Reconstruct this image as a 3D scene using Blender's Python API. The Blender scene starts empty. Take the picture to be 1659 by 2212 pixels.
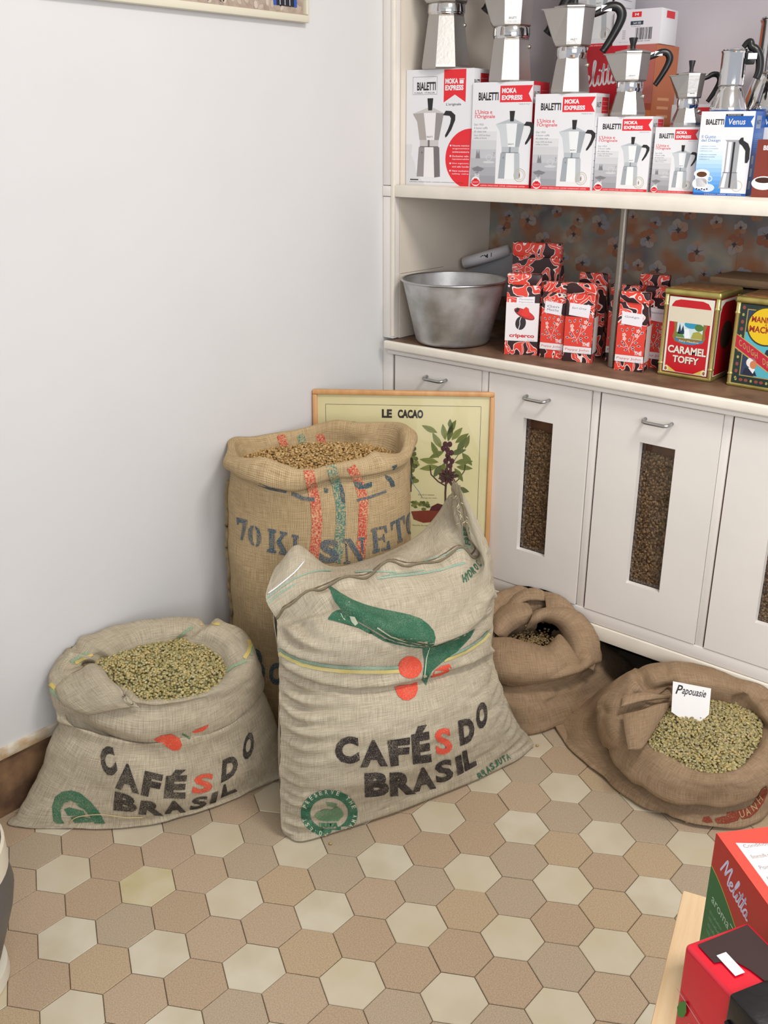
import bpy, bmesh, math, random
import numpy as np
from mathutils import Vector, Matrix, noise
from mathutils.bvhtree import BVHTree
SC = bpy.context.scene
COL = SC.collection
PI = math.pi

# ------------------------------------------------------------------ camera
CAM = np.array([1.99739, -2.32351, 1.57771])
F = 2099.81
RM = np.array([[0.75914, 0.65093, 0.0], [0.23723, -0.27666, -0.93123], [-0.60617, 0.70693, -0.36444]])
cd = bpy.data.cameras.new('camera'); cam = bpy.data.objects.new('camera', cd); COL.objects.link(cam)
cd.sensor_fit = 'VERTICAL'; cd.sensor_height = 36.0; cd.sensor_width = 27.0
cd.lens = F / 2212 * 36.0; cd.clip_start = 0.02
cam.matrix_world = Matrix(((RM[0][0], -RM[1][0], -RM[2][0], CAM[0]), (RM[0][1], -RM[1][1], -RM[2][1], CAM[1]),
                           (RM[0][2], -RM[1][2], -RM[2][2], CAM[2]), (0, 0, 0, 1)))
SC.camera = cam

# ------------------------------------------------------------------ world, lights, exposure
w = bpy.data.worlds.new('shop_daylight'); SC.world = w; w.use_nodes = True
w.node_tree.nodes['Background'].inputs[0].default_value = (0.90, 0.94, 1.0, 1)
w.node_tree.nodes['Background'].inputs[1].default_value = 0.50
def area(name, loc, target, sx, sy, power, col):
    l = bpy.data.lights.new(name, 'AREA'); l.shape = 'RECTANGLE'; l.size = sx; l.size_y = sy
    l.energy = power; l.color = col
    o = bpy.data.objects.new(name, l); COL.objects.link(o); o.location = loc
    o.rotation_euler = (Vector(target) - Vector(loc)).to_track_quat('-Z', 'Y').to_euler()
    return o
area('ceiling_lamp', (2.1, -0.95, 2.98), (1.3, -0.6, 0.4), 0.7, 0.35, 31, (1.0, 0.955, 0.90))
area('shop_window', (3.7, -2.9, 2.0), (0.3, -0.5, 1.0), 2.4, 1.8, 50, (0.97, 0.97, 0.98))
SC.view_settings.view_transform = 'Standard'; SC.view_settings.look = 'None'
SC.view_settings.gamma = 1.0; SC.view_settings.use_curve_mapping = False
SC.view_settings.exposure = 0.38

# ------------------------------------------------------------------ measuring helpers
def ray(u, v):
    return RM.T @ np.array([(u - 829.5) / F, (v - 1106.0) / F, 1.0])
def at_z(u, v, z):
    d = ray(u, v); return CAM + (z - CAM[2]) / d[2] * d
def at_x(u, v, x=0.0):
    d = ray(u, v); return CAM + (x - CAM[0]) / d[0] * d
def at_y(u, v, y=0.0):
    d = ray(u, v); return CAM + (y - CAM[1]) / d[1] * d
def at_plane(u, v, P, N):
    d = ray(u, v); return CAM + ((P - CAM) @ N) / (d @ N) * d
def proj(P):
    d = (np.asarray(P) - CAM) @ RM.T
    return np.stack([829.5 + F * d[..., 0] / d[..., 2], 1106 + F * d[..., 1] / d[..., 2]], -1)

# ------------------------------------------------------------------ materials
def lin(c):
    if isinstance(c, str):
        c = c.lstrip('#'); c = [int(c[i:i + 2], 16) / 255 for i in (0, 2, 4)]
        c = [x / 12.92 if x <= 0.04045 else ((x + 0.055) / 1.055) ** 2.4 for x in c]
    return (c[0], c[1], c[2], 1.0)
_M = {}
def mat(col, rough=0.5, metal=0.0, bump=0.0, bscale=150.0, var=0.0, vscale=6.0, col2=None, spec=0.5, stretch=None, coat=0.0):
    key = (str(col), rough, metal, bump, bscale, var, vscale, str(col2), spec, stretch, coat)
    if key in _M: return _M[key]
    m = bpy.data.materials.new('material'); m.use_nodes = True; nt = m.node_tree
    b = nt.nodes['Principled BSDF']
    b.inputs['Base Color'].default_value = lin(col); b.inputs['Roughness'].default_value = rough
    b.inputs['Metallic'].default_value = metal; b.inputs['Specular IOR Level'].default_value = spec
    if coat: b.inputs['Coat Weight'].default_value = coat
    tc = nt.nodes.new('ShaderNodeTexCoord'); vec = tc.outputs['Object']
    if stretch:
        mp = nt.nodes.new('ShaderNodeMapping'); mp.inputs['Scale'].default_value = stretch
        nt.links.new(vec, mp.inputs[0]); vec = mp.outputs[0]
    if var or col2:
        n = nt.nodes.new('ShaderNodeTexNoise'); n.inputs['Scale'].default_value = vscale; n.inputs['Detail'].default_value = 5
        nt.links.new(vec, n.inputs[0])
        mx = nt.nodes.new('ShaderNodeMix'); mx.data_type = 'RGBA'
        c = lin(col); mx.inputs[6].default_value = c
        mx.inputs[7].default_value = lin(col2) if col2 else tuple(x * (1 - var) for x in c[:3]) + (1,)
        rp = nt.nodes.new('ShaderNodeMapRange'); rp.inputs[1].default_value = 0.38; rp.inputs[2].default_value = 0.66
        nt.links.new(n.outputs[0], rp.inputs[0]); nt.links.new(rp.outputs[0], mx.inputs[0])
        nt.links.new(mx.outputs[2], b.inputs['Base Color'])
    if bump:
        n2 = nt.nodes.new('ShaderNodeTexNoise'); n2.inputs['Scale'].default_value = bscale; n2.inputs['Detail'].default_value = 4
        nt.links.new(vec, n2.inputs[0])
        bp = nt.nodes.new('ShaderNodeBump'); bp.inputs['Distance'].default_value = bump
        nt.links.new(n2.outputs[0], bp.inputs['Height']); nt.links.new(bp.outputs[0], b.inputs['Normal'])
    _M[key] = m
    return m
def M_(nt, op, a, b=None, c=None):
    n = nt.nodes.new('ShaderNodeMath'); n.operation = op
    for i, x in enumerate((a, b, c)):
        if x is None: continue
        if isinstance(x, (int, float)): n.inputs[i].default_value = x
        else: nt.links.new(x, n.inputs[i])
    return n.outputs[0]
def mixc(nt, fac, a, b):
    n = nt.nodes.new('ShaderNodeMix'); n.data_type = 'RGBA'
    if isinstance(fac, (int, float)): n.inputs[0].default_value = fac
    else: nt.links.new(fac, n.inputs[0])
    for i, x in ((6, a), (7, b)):
        if isinstance(x, tuple): n.inputs[i].default_value = x
        else: nt.links.new(x, n.inputs[i])
    return n.outputs[2]
def burlap(c_lo, c_hi, pitch=0.0026, open_=0.5, blot='#8a7350', blotf=0.25):
    """jute weave driven by a metric UV map"""
    m = bpy.data.materials.new('jute_weave'); m.use_nodes = True; nt = m.node_tree; b = nt.nodes['Principled BSDF']
    b.inputs['Roughness'].default_value = 0.95; b.inputs['Specular IOR Level'].default_value = 0.1
    uv = nt.nodes.new('ShaderNodeUVMap').outputs[0]
    wn = nt.nodes.new('ShaderNodeTexNoise'); wn.inputs['Scale'].default_value = 22; nt.links.new(uv, wn.inputs[0])
    wv = nt.nodes.new('ShaderNodeVectorMath'); wv.operation = 'MULTIPLY_ADD'
    nt.links.new(wn.outputs['Color'], wv.inputs[0]); wv.inputs[1].default_value = (0.006, 0.006, 0); nt.links.new(uv, wv.inputs[2])
    sp = nt.nodes.new('ShaderNodeSeparateXYZ'); nt.links.new(wv.outputs[0], sp.inputs[0])
    k = PI / pitch
    su = M_(nt, 'ABSOLUTE', M_(nt, 'SINE', M_(nt, 'MULTIPLY', sp.outputs[0], k)))
    sv = M_(nt, 'ABSOLUTE', M_(nt, 'SINE', M_(nt, 'MULTIPLY', sp.outputs[1], k)))
    h = M_(nt, 'MULTIPLY', M_(nt, 'POWER', su, 0.6), M_(nt, 'POWER', sv, 0.6))
    def streak(sc):
        mp = nt.nodes.new('ShaderNodeMapping'); mp.inputs['Scale'].default_value = sc; nt.links.new(uv, mp.inputs[0])
        n = nt.nodes.new('ShaderNodeTexNoise'); n.inputs['Scale'].default_value = 1; n.inputs['Detail'].default_value = 3
        nt.links.new(mp.outputs[0], n.inputs[0]); return n.outputs[0]
    s1 = streak((420, 22, 1)); s2 = streak((22, 420, 1))
    st = M_(nt, 'MULTIPLY', M_(nt, 'ADD', s1, s2), 0.5)
    f = M_(nt, 'ADD', M_(nt, 'MULTIPLY', h, open_), M_(nt, 'MULTIPLY_ADD', st, 2.1, -0.72)); 
    cl = nt.nodes.new('ShaderNodeClamp'); nt.links.new(f, cl.inputs[0])
    base = mixc(nt, cl.outputs[0], lin(c_lo), lin(c_hi))
    bn = nt.nodes.new('ShaderNodeTexNoise'); bn.inputs['Scale'].default_value = 5; bn.inputs['Detail'].default_value = 4
    tc = nt.nodes.new('ShaderNodeTexCoord'); nt.links.new(tc.outputs['Object'], bn.inputs[0])
    bf = M_(nt, 'MULTIPLY', M_(nt, 'SMOOTH_MIN', M_(nt, 'MULTIPLY_ADD', bn.outputs[0], 4, -1.8), 1.0, 0.2), blotf)
    cb = nt.nodes.new('ShaderNodeClamp'); nt.links.new(bf, cb.inputs[0])
    out = mixc(nt, cb.outputs[0], base, lin(blot))
    nt.links.new(out, b.inputs['Base Color'])
    hb = M_(nt, 'ADD', h, M_(nt, 'MULTIPLY', st, 1.5))
    bp = nt.nodes.new('ShaderNodeBump'); bp.inputs['Distance'].default_value = 0.0009; bp.inputs['Strength'].default_value = 0.8
    nt.links.new(hb, bp.inputs['Height']); nt.links.new(bp.outputs[0], b.inputs['Normal'])
    return m
def ink(col, cloth, amount=0.42, scale=420, mx=0.55):
    """stencil ink on jute: threads of bare cloth show through"""
    key = ('ink', col, cloth, amount, scale, mx)
    if key in _M: return _M[key]
    m = bpy.data.materials.new('stencil_ink'); m.use_nodes = True; nt = m.node_tree; b = nt.nodes['Principled BSDF']
    b.inputs['Roughness'].default_value = 0.95; b.inputs['Specular IOR Level'].default_value = 0.1
    tc = nt.nodes.new('ShaderNodeTexCoord').outputs['Object']
    n = nt.nodes.new('ShaderNodeTexNoise'); n.inputs['Scale'].default_value = scale * 1.9; n.inputs['Detail'].default_value = 2
    nt.links.new(tc, n.inputs[0])
    n3 = nt.nodes.new('ShaderNodeTexNoise'); n3.inputs['Scale'].default_value = 30; nt.links.new(tc, n3.inputs[0])
    f = M_(nt, 'ADD', M_(nt, 'MULTIPLY_ADD', n.outputs[0], 3.2, -1.6 - (0.5 - amount) * 2), M_(nt, 'MULTIPLY_ADD', n3.outputs[0], 0.9, -0.25))
    cl = nt.nodes.new('ShaderNodeClamp'); cl.inputs[2].default_value = mx; nt.links.new(f, cl.inputs[0])
    nt.links.new(mixc(nt, cl.outputs[0], lin(col), lin(cloth)), b.inputs['Base Color'])
    bp = nt.nodes.new('ShaderNodeBump'); bp.inputs['Distance'].default_value = 0.0008
    nt.links.new(n.outputs[0], bp.inputs['Height']); nt.links.new(bp.outputs[0], b.inputs['Normal'])
    _M[key] = m
    return m
def attr_mat(rough=0.6, spec=0.3, bump=0.0, bscale=300):
    key = ('attr', rough, spec, bump)
    if key in _M: return _M[key]
    m = bpy.data.materials.new('tinted'); m.use_nodes = True; nt = m.node_tree; b = nt.nodes['Principled BSDF']
    b.inputs['Roughness'].default_value = rough; b.inputs['Specular IOR Level'].default_value = spec
    a = nt.nodes.new('ShaderNodeVertexColor'); a.layer_name = 'tint'; nt.links.new(a.outputs[0], b.inputs['Base Color'])
    _M[key] = m; return m

# ------------------------------------------------------------------ object helpers
def tag(o, label=None, cat=None, group=None, kind=None):
    if label: o['label'] = label
    if cat: o['category'] = cat
    if group: o['group'] = group
    if kind: o['kind'] = kind
    return o
def thing(name, loc=(0, 0, 0), rz=0.0, label=None, cat=None, group=None, kind=None, rot=None):
    o = bpy.data.objects.new(name, None); COL.objects.link(o); o.location = loc
    o.rotation_euler = rot if rot else (0, 0, rz); o.empty_display_size = 0.05
    return tag(o, label, cat, group, kind)
def link(name, me, mats, parent=None, loc=(0, 0, 0), rz=0.0):
    o = bpy.data.objects.new(name, me); COL.objects.link(o)
    for m in (mats if isinstance(mats, (list, tuple)) else [mats]):
        if m is not None: me.materials.append(m)
    if parent: o.parent = parent
    o.location = loc; o.rotation_euler = (0, 0, rz)
    return o
def mesh(name, V, Fc, smooth=False, mi=None):
    me = bpy.data.meshes.new(name); me.from_pydata([tuple(v) for v in V], [], [tuple(f) for f in Fc]); me.update()
    if smooth: me.polygons.foreach_set('use_smooth', [True] * len(me.polygons))
    if mi is not None: me.polygons.foreach_set('material_index', mi)
    return me
def bm_mesh(name, bm, smooth=False, angle=None):
    me = bpy.data.meshes.new(name); bmesh.ops.recalc_face_normals(bm, faces=bm.faces); bm.to_mesh(me); bm.free()
    if smooth or angle: me.polygons.foreach_set('use_smooth', [True] * len(me.polygons))
    if angle: 
        try: me.set_sharp_from_angle(angle=math.radians(angle))
        except Exception: pass
    return me
def add_box(bm, x0, x1, y0, y1, z0, z1, bev=0.0, seg=2):
    r = bmesh.ops.create_cube(bm, size=1.0); vs = r['verts']
    for v in vs:
        v.co = Vector((x0 + (v.co.x + .5) * (x1 - x0), y0 + (v.co.y + .5) * (y1 - y0), z0 + (v.co.z + .5) * (z1 - z0)))
    if bev:
        es = list({e for v in vs for e in v.link_edges})
        bmesh.ops.bevel(bm, geom=es, offset=bev, segments=seg, profile=0.5, affect='EDGES')
def box(name, x0, x1, y0, y1, z0, z1, m, parent=None, bev=0.0, seg=2, smooth=False):
    bm = bmesh.new(); add_box(bm, x0, x1, y0, y1, z0, z1, bev, seg)
    return link(name, bm_mesh(name, bm, angle=40 if bev else None), m, parent)
def tube_vf(pts, r, n=8, closed=False, flat=1.0, up=None):
    pts = [Vector(p) for p in pts]; V = []; Fc = []; K = len(pts)
    rr = r if hasattr(r, '__len__') else [r] * K
    nrm = None
    for i, p in enumerate(pts):
        a = pts[(i - 1) % K] if (closed or i > 0) else p; b = pts[(i + 1) % K] if (closed or i < K - 1) else p
        t = (b - a).normalized()
        if nrm is None:
            nrm = (Vector(up) if up else (Vector((0, 0, 1)) if abs(t.z) < 0.9 else Vector((1, 0, 0))))
        nrm = (nrm - t * nrm.dot(t)).normalized(); bn = t.cross(nrm)
        for k in range(n):
            a_ = 2 * PI * k / n; V.append(p + (nrm * math.cos(a_) * flat + bn * math.sin(a_)) * rr[i])
    for i in range(K if closed else K - 1):
        for k in range(n):
            a = i * n + k; b = i * n + (k + 1) % n; c = ((i + 1) % K) * n + (k + 1) % n; d = ((i + 1) % K) * n + k
            Fc.append((a, b, c, d))
    if not closed:
        Fc.append(tuple(range(n - 1, -1, -1))); Fc.append(tuple(range((K - 1) * n, K * n)))
    return V, Fc
def tube(name, pts, r, m, parent=None, n=8, closed=False, flat=1.0, up=None, loc=(0, 0, 0)):
    V, Fc = tube_vf(pts, r, n, closed, flat, up)
    return link(name, mesh(name, V, Fc, True), m, parent, loc)
def lathe_vf(prof, n=32, phase=0.0, cx=0, cy=0):
    V = []; Fc = []; K = len(prof)
    for r, z in prof:
        for k in range(n):
            a = 2 * PI * (k + phase) / n; V.append((cx + r * math.cos(a), cy + r * math.sin(a), z))
    for i in range(K - 1):
        for k in range(n):
            Fc.append((i * n + k, i * n + (k + 1) % n, (i + 1) * n + (k + 1) % n, (i + 1) * n + k))
    if prof[0][0] > 1e-6: Fc.append(tuple(range(n - 1, -1, -1)))
    if prof[-1][0] > 1e-6: Fc.append(tuple(range((K - 1) * n, K * n)))
    return V, Fc
def lathe(name, prof, m, parent=None, n=32, phase=0.0, smooth=True, loc=(0, 0, 0), rz=0, sharp=35):
    V, Fc = lathe_vf(prof, n, phase); me = mesh(name, V, Fc, smooth)
    if smooth and sharp:
        me.set_sharp_from_angle(angle=math.radians(sharp))
    return link(name, me, m, parent, loc, rz)
def catmull(P, n, closed=False):
    P = np.asarray(P, float); K = len(P); out = []
    for i in range(K if closed else K - 1):
        if closed: a, b, c, d = P[(i - 1) % K], P[i], P[(i + 1) % K], P[(i + 2) % K]
        else:
            b, c = P[i], P[i + 1]; a = P[i - 1] if i > 0 else 2 * b - c; d = P[i + 2] if i + 2 < K else 2 * c - b
        for k in range(n):
            t = k / n
            out.append(0.5 * (2 * b + (c - a) * t + (2 * a - 5 * b + 4 * c - d) * t * t + (3 * b - a - 3 * c + d) * t ** 3))
    if not closed: out.append(P[-1])
    return np.array(out)
def vnoise(P, scale, seed=0.0):
    return np.array([noise.noise(Vector((p[0] * scale + seed, p[1] * scale + seed * 1.7, p[2] * scale - seed))) for p in P])
def grid_normals(G, cu):
    du = (np.roll(G, -1, 1) - np.roll(G, 1, 1)) if cu else np.gradient(G, axis=1)
    dv = np.gradient(G, axis=0); n = np.cross(du, dv)
    return n / (np.linalg.norm(n, axis=2, keepdims=True) + 1e-12)

# ------------------------------------------------------------------ flat print: polygons laid on faces
_T = {}
def text_shape(s, bold=0.0):
    key = (s, bold)
    if key in _T: return _T[key]
    cu = bpy.data.curves.new('lettering', 'FONT'); cu.body = s; cu.size = 1; cu.offset = bold; cu.resolution_u = 3
    ob = bpy.data.objects.new('lettering', cu); COL.objects.link(ob)
    me = bpy.data.meshes.new_from_object(ob)
    V = np.array([v.co[:2] for v in me.vertices]) if len(me.vertices) else np.zeros((0, 2))
    Fc = [tuple(p.vertices) for p in me.polygons]
    bpy.data.objects.remove(ob); bpy.data.curves.remove(cu); bpy.data.meshes.remove(me)
    if len(V):
        V = (V - V.min(0)) / (V.max(0) - V.min(0) + 1e-9)
    _T[key] = (V, Fc); return _T[key]
def quad_map(q):
    tl, tr, br, bl = [np.array(x, float) for x in q]
    return lambda V: (bl * ((1 - V[:, :1]) * (1 - V[:, 1:])) + br * (V[:, :1] * (1 - V[:, 1:])) + tr * (V[:, :1] * V[:, 1:]) + tl * ((1 - V[:, :1]) * V[:, 1:]))
class Print:
    def __init__(s): s.items = []
    def add(s, V, Fc, m, layer): s.items.append((np.asarray(V, float), Fc, m, layer)); return s
    def poly(s, pts, m, layer=1): return s.add(pts, [tuple(range(len(pts)))], m, layer)
    def rect(s, x0, y0, x1, y1, m, layer=1): return s.poly([(x0, y0), (x1, y0), (x1, y1), (x0, y1)], m, layer)
    def ell(s, cx, cy, rx, ry, m, layer=1, n=28, rot=0, a0=0, a1=2 * PI):
        c, q = math.cos(rot), math.sin(rot); full = abs(a1 - a0 - 2 * PI) < 1e-6
        A = np.linspace(a0, a1, n + (0 if not full else 1))[: n]
        return s.poly([(cx + rx * math.cos(a) * c - ry * math.sin(a) * q, cy + rx * math.cos(a) * q + ry * math.sin(a) * c) for a in A], m, layer)
    def ring(s, cx, cy, rx, ry, t, m, layer=1, n=32, a0=0, a1=2 * PI):
        V = []; Fc = []
        for k in range(n + 1):
            a = a0 + (a1 - a0) * k / n
            V += [(cx + rx * math.cos(a), cy + ry * math.sin(a)), (cx + (rx - t) * math.cos(a), cy + (ry - t * ry / rx) * math.sin(a))]
        for k in range(n): Fc.append((2 * k, 2 * k + 2, 2 * k + 3, 2 * k + 1))
        return s.add(V, Fc, m, layer)
    def text(s, t, x, y, wd, ht, m, layer=2, bold=0.0, rot=0, shear=0):
        V, Fc = text_shape(t, bold); V = V.copy()
        if not len(V): return s
        V = V * np.array([wd, ht]); V[:, 0] += shear * V[:, 1]; c, q = math.cos(rot), math.sin(rot)
        V = np.stack([x + V[:, 0] * c - V[:, 1] * q, y + V[:, 0] * q + V[:, 1] * c], 1)
        return s.add(V, Fc, m, layer)
    def qtext(s, t, q, m, layer=1, bold=0.03):
        V, Fc = text_shape(t, bold); return s.add(quad_map(q)(V), Fc, m, layer)
    def qshape(s, V, Fc, q, m, layer=1): return s.add(quad_map(q)(np.array(V, float)), Fc, m, layer)
    def line(s, pts, wd, m, layer=1, taper=False):
        P = np.array(pts, float); V = []; Fc = []; K = len(P)
        for i in range(K):
            t = P[min(i + 1, K - 1)] - P[max(i - 1, 0)]; t = t / (np.linalg.norm(t) + 1e-9); nn = np.array([-t[1], t[0]])
            w_ = wd / 2 * (1 - 0.8 * i / (K - 1) if taper else 1)
            V += [P[i] + nn * w_, P[i] - nn * w_]
        for i in range(K - 1): Fc.append((2 * i, 2 * i + 2, 2 * i + 3, 2 * i + 1))
        return s.add(V, Fc, m, layer)
    def build(s, name, fn, parent=None, cell=None, step=0.00018, label=None, loc=(0, 0, 0)):
        """fn(V2, lift)->(V3, ok mask); cell splits the shapes so they follow a curved surface"""
        mats = []; AV = []; AF = []; MI = []; off = 0
        for V, Fc, m, layer in s.items:
            if cell:
                bm = bmesh.new(); vs = [bm.verts.new((v[0], v[1], 0)) for v in V]
                for f in Fc:
                    try: bm.faces.new([vs[i] for i in f])
                    except Exception: pass
                lo = V.min(0); hi = V.max(0)
                for ax in (0, 1):
                    c = math.ceil(lo[ax] / cell) * cell
                    while c < hi[ax]:
                        no = (1, 0, 0) if ax == 0 else (0, 1, 0); co = (c, 0, 0) if ax == 0 else (0, c, 0)
                        bmesh.ops.bisect_plane(bm, geom=bm.verts[:] + bm.edges[:] + bm.faces[:], plane_co=co, plane_no=no, dist=1e-7)
                        c += cell
                bmesh.ops.triangulate(bm, faces=bm.faces[:])
                bm.verts.index_update(); V = np.array([v.co[:2] for v in bm.verts]); Fc = [tuple(v.index for v in f.verts) for f in bm.faces]; bm.free()
            if m not in mats: mats.append(m)
            r = fn(V, step * layer); V3, ok = r if isinstance(r, tuple) else (r, None)
            for f in Fc:
                if ok is not None and not all(ok[i] for i in f): continue
                AF.append(tuple(i + off for i in f)); MI.append(mats.index(m))
            AV += [tuple(v) for v in V3]; off += len(V3)
        me = mesh(name, AV, AF, cell is not None, MI); o = link(name, me, mats, parent, loc)
        if label: o['label'] = label
        return o
def face_front(y=0.0, x0=0.0, z0=0.0):
    """print plane facing -y: 2D x -> x, 2D y -> z"""
    return lambda V, l: np.stack([V[:, 0] + x0, np.full(len(V), y - 0.0002 - l), V[:, 1] + z0], 1)
def face_right(x=0.0, y0=0.0, z0=0.0):
    return lambda V, l: np.stack([np.full(len(V), x + 0.0002 + l), V[:, 0] + y0, V[:, 1] + z0], 1)
def face_left(x=0.0, y0=0.0, z0=0.0):
    return lambda V, l: np.stack([np.full(len(V), x - 0.0002 - l), y0 - V[:, 0], V[:, 1] + z0], 1)
def face_top(z=0.0, x0=0.0, y0=0.0):
    return lambda V, l: np.stack([V[:, 0] + x0, V[:, 1] + y0, np.full(len(V), z + 0.0002 + l)], 1)
def on_cloth(bvh, origin=(0, 0, 0), lift=0.0012):
    """lay measured outlines onto the cloth surface itself, a hair above the threads"""
    def fn(V, l):
        out = np.zeros((len(V), 3)); ok = np.zeros(len(V), bool)
        for i, (u, v) in enumerate(V):
            d = Vector(ray(u, v)).normalized(); h = bvh.ray_cast(Vector(CAM), d)
            if h[0] is None: continue
            n = h[1]; n = n if n.dot(d) < 0 else -n
            out[i] = np.array(h[0] + n * (lift + l)) - np.array(origin); ok[i] = True
        return out, ok
    return fn

# ------------------------------------------------------------------ palette
PAINT = mat('#e9e4df', 0.38, bump=0.0006, bscale=18, var=0.05, vscale=3)
PAINT_EDGE = mat('#ece5d8', 0.42, bump=0.0005, bscale=30, var=0.08, vscale=12)
WALLP = mat('#d5d4d4', 0.85, bump=0.0016, bscale=9, var=0.03, vscale=2)
DARKRED = mat('#5b241b', 0.7, var=0.4, vscale=25)
DARKWOOD = mat('#2a130c', 0.8, var=0.4, vscale=20)
STEEL = mat('#b9b9ba', 0.28, 1.0)
GLASSM = bpy.data.materials.new('clear_glass'); GLASSM.use_nodes = True   # thin pane: passes light straight, mirrors a little
_n = GLASSM.node_tree; _n.nodes.remove(_n.nodes['Principled BSDF']); _t = _n.nodes.new('ShaderNodeBsdfTransparent'); _t.inputs[0].default_value = (.99, .985, .985, 1)
_g = _n.nodes.new('ShaderNodeBsdfGlossy'); _g.inputs['Roughness'].default_value = .03; _x = _n.nodes.new('ShaderNodeMixShader'); _f = _n.nodes.new('ShaderNodeLayerWeight'); _f.inputs[0].default_value = .5; _p = _n.nodes.new('ShaderNodeMath'); _p.operation = 'POWER'; _p.inputs[1].default_value = 4; _n.links.new(_f.outputs[1], _p.inputs[0])
_q = _n.nodes.new('ShaderNodeMath'); _q.operation = 'MULTIPLY_ADD'; _q.inputs[1].default_value = .85; _q.inputs[2].default_value = .04; _n.links.new(_p.outputs[0], _q.inputs[0]); _n.links.new(_q.outputs[0], _x.inputs[0]); _n.links.new(_t.outputs[0], _x.inputs[1]); _n.links.new(_g.outputs[0], _x.inputs[2]); _n.links.new(_x.outputs[0], _n.nodes['Material Output'].inputs[0])
BLACK = mat('#17161a', 0.4); INKB = mat('#1c1a1c', 0.6); WHITE = mat('#f2f1f1', 0.5); RED = mat('#d8212b', 0.45)

# ------------------------------------------------------------------ setting: floor
fl = box('floor', -0.06, 2.4, -3.0, 0.52, -0.06, -0.0035, mat('#6f5c48', 0.95, bump=0.001), bev=0)
tag(fl, kind='structure')
HR = 0.068
def clip_x(poly, xmin):
    out = []
    for i in range(len(poly)):
        a, b = poly[i], poly[(i + 1) % len(poly)]
        if a[0] >= xmin: out.append(a)
        if (a[0] >= xmin) != (b[0] >= xmin):
            t = (xmin - a[0]) / (b[0] - a[0]); out.append((xmin, a[1] + t * (b[1] - a[1])))
    return out
def tile_vf(poly, top=0.0, bot=-0.012, ch=0.0012):
    n = len(poly); cx = sum(p[0] for p in poly) / n; cy = sum(p[1] for p in poly) / n
    V = []
    for z, s in ((bot, 0), (top - ch, 0), (top, ch)):
        for x, y in poly:
            d = math.hypot(x - cx, y - cy) or 1; V.append((x - (x - cx) / d * s, y - (y - cy) / d * s, z))
    Fc = [tuple(2 * n + i for i in range(n))]
    for r in (0, 1):
        for i in range(n): Fc.append((r * n + i, r * n + (i + 1) % n, (r + 1) * n + (i + 1) % n, (r + 1) * n + i))
    return V, Fc
hexp = [((HR - 0.0009) * math.cos(math.radians(30 + 60 * k)), (HR - 0.0009) * math.sin(math.radians(30 + 60 * k))) for k in range(6)]
V, Fc = tile_vf(hexp)
TB = [mat(c, 0.62, bump=0.0003, bscale=500, var=0.30, vscale=vs, spec=0.35) for c, vs in (('#bca68c', 420), ('#b8a186', 390), ('#b7a58d', 430), ('#bda687', 400))]
TW = [mat(c, 0.42, bump=0.0002, bscale=60, col2=c2, vscale=9) for c, c2 in (('#c9bfa9', '#c1b59d'), ('#c7bca6', '#c2b69a'), ('#ccc3af', '#bfb49b'))]
TS = mat('#c7bc9f', 0.45, col2='#bcae84', vscale=11)
hexm = [mesh('floor_tile', V, Fc) for _ in range(len(TB) + len(TW) + 1)]
for m_, x_ in zip(hexm, TB + TW + [TS]): m_.materials.append(x_)
rng = random.Random(4); tiles_far = ([], []); far_mi = []
e1 = np.array([math.cos(math.radians(60)), math.sin(math.radians(60))]) * math.sqrt(3) * HR
e2 = np.array([1.0, 0.0]) * math.sqrt(3) * HR
cnt = 0; cand = []
for a in range(-40, 41):
    for b in range(-40, 41):
        c = np.array([0.29149, -1.45936]) + a * e1 + b * e2
        if not (-HR < c[0] < 2.15 and -2.5 < c[1] < 0.40): continue
        pp = proj([[c[0], c[1], 0]])[0]; white = (a - b) % 3 == 0
        inframe = -90 < pp[0] < 1740 and 1200 < pp[1] < 2330
        cand.append((not inframe, -pp[1], a, b, c, white, pp))
cand.sort(key=lambda t: t[:4])
for far, _, a, b, c, white, pp in cand:
    poly = [(c[0] + p[0], c[1] + p[1]) for p in hexp]
    cut = min(p[0] for p in poly) < 0.004
    if cut:
        poly = clip_x(poly, 0.004)
        if len(poly) < 3: continue
    k = len(TB) + rng.randrange(3) if white else rng.randrange(len(TB))
    if white and abs(pp[0] - 316) < 30 and abs(pp[1] - 1912) < 30: k = 7
    if far or cnt >= 295:
        V, Fc = tile_vf(poly); o_ = len(tiles_far[0]); tiles_far[0].extend(V)
        for f in Fc: tiles_far[1].append(tuple(i + o_ for i in f)); far_mi.append(min(k, 6))
        continue
    cnt += 1
    if cut:
        V, Fc = tile_vf(poly); o = link('floor_tile', mesh('floor_tile', V, Fc), (TB + TW + [TS])[k], fl)
    else:
        o = bpy.data.objects.new('floor_tile', hexm[k]); COL.objects.link(o); o.parent = fl
        o.location = (c[0], c[1], rng.uniform(-0.0006, 0.0004)); o.rotation_euler = (rng.uniform(-.004, .004), rng.uniform(-.004, .004), rng.choice(range(6)) * PI / 3)
o = link('floor_tile_field', mesh('floor_tile_field', tiles_far[0], tiles_far[1], False, far_mi), TB + TW, fl); o['kind'] = 'stuff'

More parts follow.
